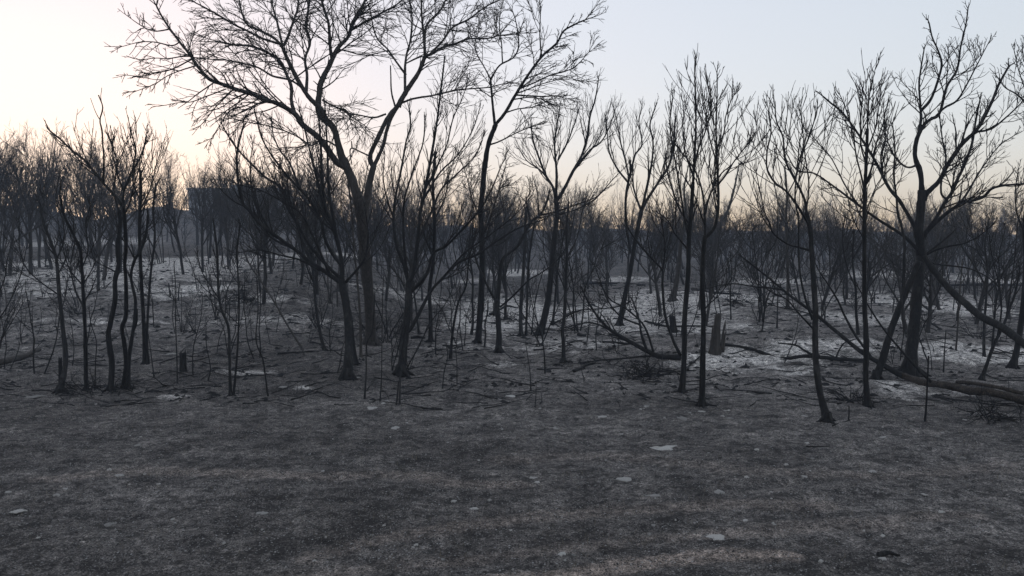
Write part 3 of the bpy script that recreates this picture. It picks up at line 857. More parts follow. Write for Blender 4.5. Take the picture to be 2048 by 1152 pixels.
simple_tree('young tree with a flared foot bending left, front right beside the twin dark trunks', 21, [
    ('trunk', 19, 12, [(1655, 843), (1646, 810), (1637, 769), (1632, 726), (1630, 667), (1631, 627), (1628, 573), (1624, 515), (1620, 458), (1612, 425)], {'flare': 0.6}),
    ('limb', 8, 3, [(1614, 432), (1608, 396), (1587, 354), (1570, 319), (1566, 275), (1553, 243), (1549, 205)], {'slope': 0.15}),
    ('limb', 7, 3, [(1618, 450), (1600, 420), (1575, 385), (1550, 365), (1535, 340), (1534, 305), (1542, 264), (1538, 225)], {'slope': -0.25}),
    ('limb', 7, 3, [(1625, 640), (1610, 595), (1600, 546), (1597, 496), (1597, 443), (1590, 390), (1595, 330), (1600, 280)], {'slope': 0.2, 'crown': (0.5, 1)}),
    ('limb', 6, 2, [(1618, 500), (1596, 494), (1574, 487), (1547, 466), (1540, 447), (1530, 424), (1520, 380), (1512, 345)], {'slope': -0.3, 'crown': (0.3, 1)}),
    ('limb', 5, 2, [(1612, 425), (1618, 370), (1610, 310), (1605, 260), (1600, 215)], {'slope': -0.1}),
    ('limb', 5, 2, [(1590, 360), (1600, 320), (1620, 270), (1632, 230)], {'slope': 0.4}),
    ('limb', 6, 2, [(1629, 660), (1597, 626), (1575, 600), (1555, 590), (1520, 570)], {'slope': 0.3, 'crown': (0.4, 1)}),
], 'oak', scale=0.95)

simple_tree('straight slim tree with upright brushy crown, before the big forked tree', 22, [
    ('trunk', 16, 8, [(1735, 813), (1731, 747), (1733, 694), (1730, 627), (1729, 573), (1729, 496), (1729, 420), (1730, 382), (1733, 313), (1735, 257)], {'crown': (0.6, 1), 'end': False}),
    ('limb', 5, 2, [(1735, 260), (1737, 208), (1742, 175), (1750, 140)], {'slope': 0.0, 'crown': (0.0, 1)}),
    ('limb', 6, 2, [(1730, 390), (1722, 350), (1712, 310), (1705, 265), (1692, 220), (1680, 190)], {'slope': 0.25}),
    ('limb', 6, 2, [(1731, 370), (1745, 330), (1752, 290), (1765, 250), (1775, 205)], {'slope': -0.25}),
    ('limb', 5, 2, [(1733, 330), (1722, 290), (1722, 240), (1726, 190)], {'slope': -0.4}),
    ('limb', 5, 2, [(1734, 300), (1750, 260), (1757, 220), (1762, 175)], {'slope': 0.4}),
    ('limb', 4, 2, [(1730, 430), (1745, 390), (1760, 360), (1790, 330)], {'slope': 0.3}),
    ('limb', 4, 2, [(1729, 480), (1712, 450), (1700, 420), (1695, 390)], {'slope': -0.3}),
], 'brushy', scale=0.8)

def right_tree():
    t = Traced('burnt_tree', 'big forked tree at the right with a knotty crotch and boughs fanning high', 'tree', M_CHAR, M_TWIG, 23)
    t.ws = 0.8
    t.add('trunk', 32, 24, [(1819, 746), (1825, 680), (1830, 640), (1834, 592), (1838, 548), (1842, 508)], flare=0.3, sides=12)
    t.add('trunk', 24, 18, [(1842, 512), (1840, 482), (1836, 461), (1840, 435), (1842, 411), (1844, 380)], slope=0.0, sides=12)
    t.add('trunk', 18, 13, [(1751, 758), (1765, 720), (1776, 680), (1794, 627), (1808, 595), (1822, 560), (1838, 522)], ground=True, flare=0.4, sides=10)
    C = dict(crown=(0.2, 1.0))
    t.add('limb', 9, 3, [(1804, 605), (1807, 560), (1808, 520), (1809, 489), (1804, 455), (1796, 427), (1793, 395), (1788, 350), (1790, 300), (1786, 255)], slope=0.1, crown=(0.5, 1))
    t.add('limb', 15, 8, [(1844, 392), (1841, 347), (1830, 312), (1834, 278), (1848, 250), (1865, 236)], slope=0.0, crown=(0.6, 1.0), end=False, sides=10)
    t.add('limb', 8, 3, [(1836, 275), (1842, 240), (1841, 215), (1838, 170), (1842, 135), (1848, 100)], slope=0.2, **C)
    t.add('limb', 8, 3, [(1842, 222), (1862, 198), (1876, 160), (1883, 128), (1876, 101), (1865, 76), (1858, 45)], slope=-0.1, **C)
    t.add('limb', 8, 3, [(1862, 238), (1879, 226), (1893, 174), (1914, 139), (1921, 94), (1931, 52), (1936, 17)], slope=0.1, **C)
    t.add('limb', 6, 2, [(1872, 232), (1890, 215), (1914, 201), (1935, 167), (1955, 128), (1980, 80)], slope=-0.35, **C)
    t.add('limb', 13, 5, [(1848, 400), (1855, 385), (1879, 361), (1893, 333), (1924, 288), (1949, 264), (1962, 246), (1983, 205), (1997, 170), (2018, 132)], slope=0.2, **C)
    t.add('limb', 6, 2, [(1950, 264), (1983, 257), (2018, 229), (2046, 201), (2062, 170)], slope=-0.3, **C)
    t.add('limb', 11, 4, [(1846, 478), (1858, 456), (1873, 435), (1893, 400), (1904, 385), (1907, 375), (1928, 333), (1945, 285), (1952, 240), (1960, 200)], slope=-0.2, **C)
    t.add('limb', 6, 3, [(1894, 400), (1882, 385), (1884, 350), (1892, 320), (1885, 280), (1880, 240)], slope=0.3, **C)
    t.add('limb', 11, 4, [(1846, 475), (1857, 460), (1889, 430), (1912, 413), (1925, 405), (1943, 402), (1967, 394), (1983, 378), (2008, 371), (2048, 368), (2075, 360)], slope=-0.25, crown=(0.3, 1.0))
    t.add('limb', 6, 2, [(1915, 412), (1935, 385), (1955, 350), (1975, 320), (2000, 290), (2030, 270)], slope=0.3, **C)
    t.add('limb', 11, 4, [(1838, 466), (1831, 455), (1814, 425), (1797, 398), (1778, 375), (1751, 323), (1723, 278), (1688, 229), (1664, 208), (1646, 193)], slope=0.15, crown=(0.35, 1.0))
    t.add('limb', 6, 2, [(1765, 348), (1762, 310), (1770, 280), (1768, 240)], slope=-0.3, **C)
    t.add('limb', 9, 3, [(1840, 505), (1810, 474), (1779, 453), (1748, 433), (1699, 396), (1657, 365), (1629, 347), (1594, 340), (1574, 309)], slope=-0.15, crown=(0.35, 1.0))
    t.add('limb', 5, 2, [(1715, 408), (1690, 370), (1665, 320), (1640, 290), (1622, 268)], slope=0.3, **C)
    t.add('limb', 7, 3, [(1845, 515), (1875, 490), (1900, 470), (1913, 456)], slope=0.2, crown=None)
    t.add('limb', 6, 2, [(1848, 512), (1872, 500), (1900, 492), (1930, 486), (1960, 470), (1985, 450)], slope=-0.4, crown=(0.4, 1.0))
    t.add('limb', 6, 2, [(1836, 330), (1815, 335), (1795, 320), (1780, 295), (1770, 262)], slope=-0.4, **C)
    t.build('gnarly', scale=0.85, dens=1.35)
right_tree()

def right_hanging():
    t = Traced('broken_bough', 'thick broken bough propped in the knotty crotch, sloping down to the right edge', 'bough', M_CHAR, M_TWIG, 24)
    d = gdepth(1819, 746) - 0.35
    t.add('stem', 15, 23, [(1848, 512), (1857, 527), (1887, 565), (1918, 596), (1964, 634), (2002, 653), (2048, 687), (2110, 735)], depths=[d, d - .1, d - .5, d - .9, d - 1.5, d - 2.0, d - 2.7, d - 3.6], sides=12)
    t.add('branch', 6, 2, [(1850, 520), (1872, 528), (1905, 532), (1941, 538), (1975, 554), (2000, 575)], slope=-0.1, crown=(0.4, 1.0), dens=0.6)
    t.build('sparse', scale=0.7)
right_hanging()

def leaning_log():
    t = Traced('fallen_tree', 'fallen tree at the right edge, brown unburnt log with black tip rising left', 'fallen tree', M_LOG, M_TWIG, 25)
    d1 = gdepth(2040, 816); d2 = gdepth(1901, 790); d3 = gdepth(1848, 776)
    t.ws = 0.72
    t.add('log', 25, 18, [(2075, 812), (2048, 801), (1982, 785), (1940, 782), (1901, 772), (1848, 765), (1808, 752)], depths=[d1 - .3, d1, (d1 + d2) / 2 - .2, (d1 + 2 * d2) / 3, d2, d3, d3 + .9], sides=18, rough=0.12)
    t.add('log', 12, 9, [(2046, 788), (2010, 778), (1980, 772), (1945, 766), (1912, 764)], depths=[d1 + .5, d1 + .7, d1 + .9, d2 + .5, d2 + .6], sides=10, rough=0.09)
    n_log = len(t.parts)
    t.add('stem', 16, 4, [(1812, 754), (1790, 744), (1768, 731), (1727, 707), (1687, 675), (1639, 635), (1607, 611), (1575, 587), (1540, 558), (1510, 534), (1486, 515)], slope=0.35, sides=10, crown=(0.55, 1.0), d0=d3 + .9)
    t.add('branch', 9, 3, [(1742, 716), (1738, 708), (1714, 675), (1693, 638), (1677, 603), (1658, 571), (1640, 545), (1631, 527)], slope=0.1, crown=(0.6, 1.0), dens=0.5)
    t.add('branch', 9, 3, [(1862, 764), (1829, 731), (1794, 691), (1768, 659), (1741, 619), (1728, 595), (1715, 573)], slope=-0.1, crown=(0.6, 1.0), dens=0.5)
    t.add('branch', 6, 2, [(1568, 580), (1540, 576), (1505, 573), (1475, 568), (1448, 569), (1420, 576)], slope=0.1, crown=(0.3, 1.0), dens=0.7)
    t.add('branch', 4, 2, [(1640, 636), (1610, 625), (1580, 618), (1550, 612), (1520, 600)], slope=0.2, crown=(0.3, 1.0))
    root = t.build('sparse', scale=0.8)
    for k, ch in enumerate(list(root.children)):
        if ch.name.split('.')[0] in ('stem', 'branch'):
            ch.data.materials[0] = M_CHAR
leaning_log()

simple_tree('dark straight trunk cut by the right edge of the picture', 26, [
    ('trunk', 17, 11, [(2026, 735), (2035, 694), (2043, 640), (2049, 587), (2052, 520), (2050, 450), (2058, 380)]),
    ('limb', 5, 2, [(2050, 470), (2035, 430), (2030, 390), (2036, 340)], {'slope': 0.3}),
    ('limb', 6, 2, [(2056, 390), (2050, 330), (2062, 260), (2058, 200), (2040, 150), (2028, 100)], {'slope': -0.3}),
    ('limb', 5, 2, [(2058, 215), (2035, 190), (2010, 175), (1992, 150)], {'slope': -0.5}),
    ('limb', 5, 2, [(2058, 280), (2070, 200), (2052, 140), (2045, 100)], {'slope': 0.2}),
], 'gnarly', scale=0.9)
simple_tree('slender leaning multi-stemmed tree left of the trunk at the right edge', 27, [
    ('trunk', 10, 5, [(1963, 760), (1982, 704), (1995, 675), (2008, 648), (2020, 615), (2030, 587), (2040, 540)], {'crown': (0.5, 1)}),
    ('limb', 6, 2, [(1984, 700), (1988, 650), (1992, 610), (2000, 560), (1998, 510), (2010, 460)], {'slope': 0.3}),
    ('limb', 5, 2, [(1995, 672), (2003, 620), (1998, 570), (1985, 520), (1978, 470)], {'slope': -0.2}),
    ('limb', 5, 2, [(2012, 640), (2022, 570), (2030, 510), (2035, 450), (2046, 410)], {'slope': 0.3}),
], 'sparse', scale=1.1, dens=1.3)
simple_tree('thin upright charred pole standing in the pale sand strip near the right edge', 28, [
    ('trunk', 8, 4, [(1968, 713), (1968, 654), (1972, 600), (1975, 540), (1970, 490), (1978, 440)], {'crown': (0.5, 1)}),
], 'sparse')

# left group -------------------------------------------------------------
simple_tree('outermost stem of the front left thicket, with one thin bough reaching left', 31, [
    ('trunk', 14, 6, [(120, 784), (128, 746), (131, 710), (124, 637), (118, 582), (113, 520), (102, 484), (87, 444), (78, 400)], {'crown': (0.6, 1)}),
    ('limb', 4, 2, [(118, 590), (87, 568), (55, 539), (40, 502), (38, 460)], {'slope': -0.3}),
    ('limb', 5, 2, [(113, 520), (128, 480), (125, 440), (112, 400), (118, 350)], {'slope': 0.3}),
], 'oak', scale=0.75, flare=0.5)
simple_tree('second stem from the left in the front left thicket, with bunched side shoots', 32, [
    ('trunk', 11, 6, [(173, 780), (171, 710), (170, 655), (166, 582), (164, 539), (160, 498), (149, 473), (128, 429), (120, 390)], {'crown': (0.4, 1)}),
    ('limb', 5, 2, [(166, 612), (149, 575), (142, 528), (150, 480), (146, 430)], {'slope': 0.3}),
    ('limb', 4, 2, [(163, 540), (176, 500), (172, 450), (180, 410)], {'slope': -0.3}),
    ('limb', 4, 2, [(165, 570), (140, 540), (128, 500), (118, 460)], {'slope': -0.2}),
], 'brushy', scale=0.6)
simple_tree('thick wavy trunk of the front left thicket, bowed left near its middle', 33, [
    ('trunk', 16, 9, [(221, 780), (224, 728), (217, 673), (221, 648), (230, 600), (230, 564), (237, 528), (235, 495), (240, 450), (238, 420)]),
    ('limb', 6, 2, [(238, 425), (228, 380), (232, 340), (224, 300), (228, 270)], {'slope': 0.3}),
    ('limb', 5, 2, [(237, 450), (258, 410), (268, 370), (280, 330), (290, 290)], {'slope': -0.2}),
    ('limb', 4, 2, [(234, 545), (215, 535), (190, 520), (180, 490)], {'slope': -0.3}),
], 'oak', scale=0.8)
simple_tree('wavy middle trunk of the front left thicket, its long bough arching up to the left', 34, [
    ('trunk', 12, 9, [(246, 777), (252, 728), (248, 684), (244, 655), (252, 630), (252, 564), (250, 528), (252, 490), (250, 448), (247, 412)]),
    ('limb', 8, 4, [(247, 415), (228, 390), (206, 365), (181, 334), (167, 318), (144, 301), (122, 280), (100, 262)], {'slope': 0.15}),
    ('limb', 6, 3, [(206, 363), (208, 323), (206, 290), (204, 262), (200, 240), (205, 215), (197, 190)], {'slope': -0.1, 'crown': (0.5, 1), 'dens': 0.35, 'end': False}),
    ('limb', 7, 3, [(247, 414), (247, 384), (258, 357), (267, 332), (272, 300), (264, 270), (258, 245)], {'slope': 0.0}),
    ('limb', 5, 2, [(262, 345), (278, 320), (288, 292), (294, 268)], {'slope': 0.3}),
    ('limb', 5, 2, [(248, 384), (235, 350), (232, 315), (222, 280)], {'slope': -0.3}),
], 'oak', scale=0.65)
simple_tree('crooked trunk with a snapped stub, inner right of the front left thicket', 35, [
    ('trunk', 11, 6, [(256, 777), (259, 710), (268, 650), (271, 610), (270, 593), (262, 553), (270, 520), (281, 502), (292, 470), (296, 430)], {'crown': (0.6, 1)}),
    ('limb', 6, 5, [(266, 665), (273, 645), (274, 618)], {'slope': -0.2, 'crown': None}),
    ('limb', 4, 2, [(270, 520), (255, 490), (240, 470), (232, 440)], {'slope': -0.3}),
], 'oak', scale=0.7)
simple_tree('straight dark trunk standing a little behind the front left thicket', 36, [
    ('trunk', 11, 8, [(290, 729), (288, 655), (284, 582), (281, 520), (279, 462), (281, 400), (281, 351)], {'crown': (0.6, 1)}),
    ('trunk', 7, 5, [(296, 728), (294, 670), (299, 582), (304, 528), (310, 473), (306, 420), (312, 370)], {'ground': True, 'crown': (0.5, 1)}),
    ('limb', 5, 2, [(280, 420), (300, 380), (310, 340), (322, 300)], {'slope': 0.3}),
    ('limb', 5, 2, [(280, 400), (265, 360), (270, 310), (262, 280)], {'slope': -0.3}),
], 'oak', scale=0.9)
simple_tree('slim double-stemmed young tree at the front, between the left thicket and the black trees', 37, [
    ('trunk', 9, 5, [(461, 791), (459, 710), (457, 655), (443, 619), (437, 582), (436, 539), (434, 500), (428, 450)], {'crown': (0.4, 1)}),
    ('trunk', 6, 4, [(467, 790), (474, 710), (478, 619), (476, 546), (474, 502), (480, 450)], {'ground': True, 'crown': (0.4, 1)}),
    ('limb', 4, 2, [(440, 600), (420, 570), (405, 545), (395, 510)], {'slope': -0.2}),
], 'sparse', scale=0.9, dens=1.5)

simple_tree('tree mostly outside the left edge, thin boughs slanting into view', 38, [
    ('trunk', 11, 7, [(-45, 770), (-42, 720), (-36, 660), (-30, 610), (-34, 540), (-30, 470)]),
    ('limb', 5, 2, [(-38, 690), (-15, 655), (10, 620), (30, 580), (44, 540), (52, 500)], {'slope': 0.1}),
    ('limb', 5, 2, [(-35, 640), (-10, 600), (8, 560), (14, 520), (25, 480)], {'slope': -0.2}),
    ('limb', 4, 2, [(-40, 730), (-5, 690), (20, 650), (45, 610)], {'slope': 0.2}),
], 'sparse', scale=0.9)

# mid-ground trees ---------------------------------------------------------
mids = [
    ('thin pale stem slanting left, behind the low-branching black tree', 6, 3, [(605, 699), (576, 652), (550, 606), (523, 564), (500, 530), (482, 490)], 'sparse'),
    ('slanting dark stem just left of the low-branching black tree', 9, 5, [(649, 701), (639, 660), (632, 614), (628, 568), (622, 510), (612, 460), (606, 410)], 'oak'),
    ('straight thin dark pole tree hugging the left side of the pale double trunk', 8, 4, [(722, 714), (720, 629), (714, 553), (708, 495), (704, 430), (696, 360)], 'sparse'),
    ('thin upright tree right of the many-limbed black tree, slightly bent halfway', 8, 3, [(901, 717), (905, 667), (916, 606), (932, 572), (938, 520), (950, 470)], 'sparse'),
    ('straight trunk standing behind the many-limbed black tree, seen right of its stem', 12, 7, [(861, 684), (861, 629), (859, 580), (867, 515), (869, 438), (866, 370), (870, 320)], 'oak'),
    ('short leaning stem left of the straight trunk behind the many-limbed tree', 6, 4, [(838, 668), (832, 614), (826, 560), (830, 500)], 'sparse'),
    ('thin bent stem at the left rim of the white ash patch', 7, 4, [(943, 669), (946, 640), (945, 610), (945, 553), (938, 500), (942, 450)], 'sparse'),
    ('slim straight tree with a dark foot, alone in front of the slanting forked tree', 11, 5, [(1127, 724), (1127, 690), (1125, 658), (1129, 629), (1131, 580), (1134, 515), (1133, 460), (1137, 410)], 'sparse'),
    ('thin dark stem behind the foot of the vase-shaped tree', 7, 4, [(1105, 650), (1109, 615), (1112, 575), (1118, 520), (1130, 460)], 'sparse'),
    ('pale grey leaning trunk behind the right twin trunk, tilting to the right', 17, 3, [(1415, 577), (1424, 526), (1432, 484), (1443, 446), (1458, 415), (1470, 370), (1478, 330)], 'oak'),
    ('pale grey trunk behind the left twin trunk, standing in the ash', 16, 3, [(1345, 603), (1355, 553), (1363, 476), (1372, 430), (1368, 380), (1376, 335)], 'oak'),
    ('thin grey tree behind the bent-footed young tree, left of it', 9, 5, [(1575, 617), (1576, 560), (1574, 500), (1572, 440), (1574, 390), (1570, 340)], 'sparse'),
    ('thin upright sapling right of the big forked trunk, standing in pale sand', 5, 3, [(1912, 700), (1915, 660), (1918, 615), (1921, 570), (1925, 520)], 'bare'),
    ('charred slim trunk left of the forked tree foot, half hidden by its leaning stem', 8, 5, [(1716, 668), (1712, 620), (1711, 575), (1705, 520), (1708, 470)], 'sparse'),
    ('grey trunk far right of the big forked tree, in the gap above the propped bough', 10, 5, [(1868, 610), (1869, 560), (1870, 520), (1876, 470), (1872, 420)], 'sparse'),
]
for k, (lab, w0, w1, pts, st) in enumerate(mids):
    n = len(pts)
    simple_tree(lab, 50 + k, [('trunk', w0, w1, pts, {'crown': (0.4, 1)}),
        ('limb', w1 * 0.8, 1.8, [pts[n // 2], (pts[n // 2][0] - 18, pts[n // 2][1] - 45), (pts[n // 2][0] - 26, pts[n // 2][1] - 95), (pts[n // 2][0] - 22, pts[n // 2][1] - 140)]),
        ('limb', w1 * 0.8, 1.8, [pts[n // 2 + 1], (pts[n // 2 + 1][0] + 20, pts[n // 2 + 1][1] - 40), (pts[n // 2 + 1][0] + 30, pts[n // 2 + 1][1] - 90), (pts[n // 2 + 1][0] + 42, pts[n // 2 + 1][1] - 130)])],
        st, M_BARK if 'pale' in lab or 'grey' in lab else M_CHAR, M_TWIG, scale=0.75, dens=1.2)

# saplings and stakes ---------------------------------------------------------
saps = [
    ('thin straight charred sapling between the left thicket and the small stump', 3.5, 2.2, [(355, 767), (353, 700), (351, 640), (352, 585), (348, 528)]),
    ('thin kinked sapling right of the double-stemmed young tree', 4.5, 2.5, [(536, 792), (531, 755), (525, 717), (512, 681), (516, 619), (514, 560)]),
    ('short thin sapling right of the small stump on the left', 3, 2, [(416, 762), (421, 735), (413, 690), (412, 637)]),
    ('thin bent sapling at the foot of the straight trunk behind the left thicket', 3.5, 2, [(308, 754), (303, 715), (297, 673), (290, 640)]),
    ('thin forked sapling between the stems of the left thicket', 3.5, 2, [(190, 780), (191, 730), (193, 684), (183, 650), (178, 620)]),
    ('lone thin sapling above the pale log at the left edge', 3, 2, [(67, 722), (68, 690), (66, 660), (64, 633)]),
    ('wavy black sapling in front of the pale double trunk', 5, 2.5, [(729, 798), (732, 745), (733, 690), (744, 664), (748, 625), (750, 580)]),
    ('thin straight sapling between the two black front trees', 3.5, 2, [(760, 803), (763, 760), (764, 706), (765, 610), (767, 553)]),
    ('short black stake in front of the many-limbed black tree, right one of a pair', 5, 4, [(799, 809), (800, 780), (800, 752)]),
    ('short black stake in front of the many-limbed black tree, left one of a pair', 4, 3, [(793, 809), (796, 780), (797, 762)]),
    ('thin curved sapling in the open ground right of the black trees', 3.5, 1.8, [(1062, 782), (1060, 745), (1055, 710), (1051, 685)]),
    ('tiny hair-thin sapling at the bottom of the open grey ash ground', 2.5, 1.5, [(1070, 814), (1072, 790), (1072, 770)]),
    ('upright black stake in front of the brown log on the right', 6, 4, [(1850, 843), (1853, 800), (1855, 760), (1857, 712)]),
    ('short black peg right of the bent-footed young tree', 4, 3, [(1697, 842), (1698, 825), (1698, 812)]),
    ('snapped black pole leaning at the right of the ash-rim stem', 5, 3.5, [(969, 695), (971, 668), (970, 648), (975, 625), (976, 600)]),
    ('thin zigzag sapling right of the many-limbed black tree', 3, 1.8, [(885, 778), (888, 745), (895, 715), (893, 690)]),
    ('hair-thin sapling beside the zigzag one', 2.8, 1.8, [(914, 768), (914, 730), (912, 700), (915, 665)]),
    ('short charred peg at the back of the left clearing', 4, 3, [(341, 592), (339, 580), (337, 566)]),
    ('short forked charred peg at the back of the left clearing', 4, 3, [(357, 602), (357, 585), (360, 566)]),
    ('thin dark pole in front of the sand mound at the far right', 4, 2.5, [(1887, 745), (1889, 700), (1892, 660)]),
    ('pale thin sapling hanging over the ground by the fallen branches', 3, 2, [(1193, 702), (1192, 670), (1196, 635), (1198, 600)]),
    ('thin stem standing behind the tall broken stump', 4, 2, [(1462, 640), (1461, 590), (1463, 540), (1460, 500)]),
    ('thin sapling in the middle distance, right of the tall stump', 4, 2.5, [(1554, 655), (1555, 610), (1556, 575)]),
]
for k, (lab, w0, w1, pts) in enumerate(saps):
    simple_tree(lab, 90 + k, [('stem', w0, w1, pts, {'crown': (0.5, 1), 'sides': 6})],
                None if ('stake' in lab or 'peg' in lab or 'pole' in lab) else 'bare', scale=0.8, name='charred_sapling' if 'sapling' in lab or 'stem' in lab else 'charred_stake', cat='sapling' if 'sapling' in lab or 'stem' in lab else 'stake', flare=0.3)

# fallen branches and logs ---------------------------------------------------------
def lying(name, label, cat, seed, w0, w1, pts, mat=None, stubs=(), style=None, lift=0.0, scale=0.6, group=None, dens=1.0):
    t = Traced(name, label, cat, mat or M_CHAR, M_TWIG, seed, group)
    t.ws = 0.95
    f = np.linspace(0, 1, len(pts))
    w = w0 + (w1 - w0) * f
    dep = [gdepth(x, y + 0.42 * ww + lift) for (x, y), ww in zip(pts, w)]
    # smooth the depths so the log stays straight
    dep = np.array(dep)
    co = np.polyfit(f, dep, 2 if len(pts) > 3 else 1)
    dep = np.polyval(co, f)
    t.add('stem', w0, w1, pts, depths=dep, sides=10, crown=(0.3, 1.0) if style else None, rough=0.08, dens=dens)
    for s in stubs:
        t.add('branch', s[0], s[1], s[2], slope=s[3] if len(s) > 3 else 0.1, crown=(0.3, 1.0) if style else None, sides=7)
    t.build(style, scale)

lying('fallen_log', 'scorched log with a charred tip poking in from the left edge', 'log', 201, 17, 9, [(-30, 727), (0, 724), (24, 719), (47, 713), (62, 706), (78, 699)], M_BARK)
lying('fallen_log', 'long black log lying across the sandy mound, right of the tall stump', 'log', 202, 6, 9, [(1446, 688), (1493, 696), (1520, 704), (1553, 716), (1580, 716), (1607, 712), (1640, 714), (1674, 718), (1727, 721)],
      stubs=[(6, 3, [(1630, 712), (1608, 700), (1590, 690), (1556, 686)]), (3, 2, [(1590, 690), (1594, 680)]), (4, 2, [(1672, 716), (1678, 700), (1690, 685), (1712, 678)]), (4, 2, [(1660, 718), (1680, 735), (1700, 745)])])
def fallen_by_twins():
    t = Traced('fallen_tree', 'black fallen tree left of the twin trunks, its branches reaching up and left', 'fallen tree', M_CHAR, M_TWIG, 203)
    d = gdepth(1313, 722)
    t.add('stem', 17, 4, [(1362, 714), (1335, 714), (1313, 711), (1290, 700), (1268, 688), (1245, 675), (1220, 659), (1200, 639), (1180, 610), (1165, 580)], d0=d, slope=0.12, sides=10, crown=(0.4, 1.0))
    t.add('branch', 9, 4, [(1296, 703), (1292, 695), (1283, 668), (1279, 643), (1272, 620), (1265, 600)], slope=0.1, crown=(0.6, 1))
    t.add('branch', 7, 3, [(1307, 708), (1305, 698), (1290, 655), (1270, 632), (1247, 614), (1222, 600), (1205, 575)], slope=-0.1, crown=(0.4, 1))
    t.add('branch', 6, 3, [(1312, 712), (1285, 713), (1256, 716), (1223, 719), (1200, 720), (1175, 724), (1149, 727)], slope=-0.05, crown=(0.3, 1))
    t.add('branch', 6, 2, [(1220, 660), (1200, 650), (1176, 645), (1150, 650), (1125, 655), (1110, 648)], slope=0.2, crown=(0.3, 1))
    t.add('branch', 6, 2, [(1281, 650), (1255, 640), (1235, 627), (1215, 600), (1200, 560), (1188, 530)], slope=0.2, crown=(0.3, 1))
    t.add('branch', 4, 2, [(1262, 602), (1240, 612), (1200, 618), (1160, 620), (1135, 632), (1110, 645)], slope=0.25, crown=(0.3, 1))
    t.build('gnarly', scale=0.7, dens=1.3)
fallen_by_twins()

branches = [
    ('broken crooked branch lying between the twin trunks', 5, 3, [(1376, 740), (1378, 732), (1390, 722), (1399, 713)]),
    ('long thin branch lying across the clearing below the slanting forked tree', 4, 2, [(1068, 700), (1100, 697), (1127, 690), (1150, 682), (1180, 680)]),
    ('thin straight branch pointing at the fallen tree from the slim tree foot', 3, 2, [(1135, 690), (1160, 703), (1190, 720)]),
    ('short charred branch in front of the slim straight tree', 7, 4, [(1148, 742), (1160, 738), (1172, 730), (1190, 726)]),
    ('pair-like short charred chunk in the ash, upper middle of the clearing', 7, 5, [(1155, 668), (1164, 671), (1172, 671)]),
    ('thin branch across the ash behind the fallen tree', 4, 2, [(1205, 683), (1225, 684), (1250, 686), (1270, 690)]),
    ('long dark fallen branch in the hazy clearing left of the twin trunks', 6, 3, [(1165, 567), (1200, 566), (1250, 567), (1290, 570)]),
    ('dark fallen branch behind the left twin trunk', 7, 4, [(1385, 578), (1410, 582), (1440, 586), (1480, 588)]),
    ('fallen branch running right from the ash behind the twins', 5, 3, [(1290, 642), (1330, 652), (1370, 652), (1425, 652)]),
    ('thin branch lying in the burnt grass under the brown log', 4, 2, [(1870, 794), (1910, 799), (1960, 806), (2010, 812)]),
    ('broken branch lying on the sand right of the big forked trunk', 5, 3, [(1845, 640), (1865, 648), (1890, 662), (1910, 650)]),
    ('short dark stick on the pale sand strip at the right', 4, 2, [(1985, 706), (2000, 708), (2010, 708)]),
    ('long dark branch crossing the hazy ground at the right edge', 6, 4, [(1870, 572), (1920, 570), (1980, 569), (2060, 571)]),
    ('thin twig lying beside the bent-footed young tree', 3, 2, [(1665, 851), (1680, 846), (1700, 840)]),
    ('thin dark twig on the open ground in front of the bent-footed tree', 3, 2, [(1612, 893), (1640, 893), (1660, 892)]),
    ('long thin branch lying left of the low-branching black tree', 4, 2, [(555, 707), (590, 705), (630, 702), (680, 700)]),
    ('black charred chunk lying in the lower right corner area', 14, 5, [(1757, 1110), (1778, 1105), (1800, 1112)]),
    ('short dark branch beside the vase-shaped tree foot', 5, 3, [(1105, 648), (1125, 638), (1140, 626), (1165, 620)]),
    ('dark curved branch behind the white ash patch', 6, 3, [(980, 628), (995, 622), (1015, 612), (1040, 618)]),
    ('small charred log end lying by the many-limbed black tree', 7, 5, [(822, 676), (835, 674), (850, 676)]),
]
for k, (lab, w0, w1, pts) in enumerate(branches):
    lying('fallen_branch', lab, 'branch', 230 + k, w0, w1, pts, style='bare' if len(pts) > 3 else None, scale=0.7)

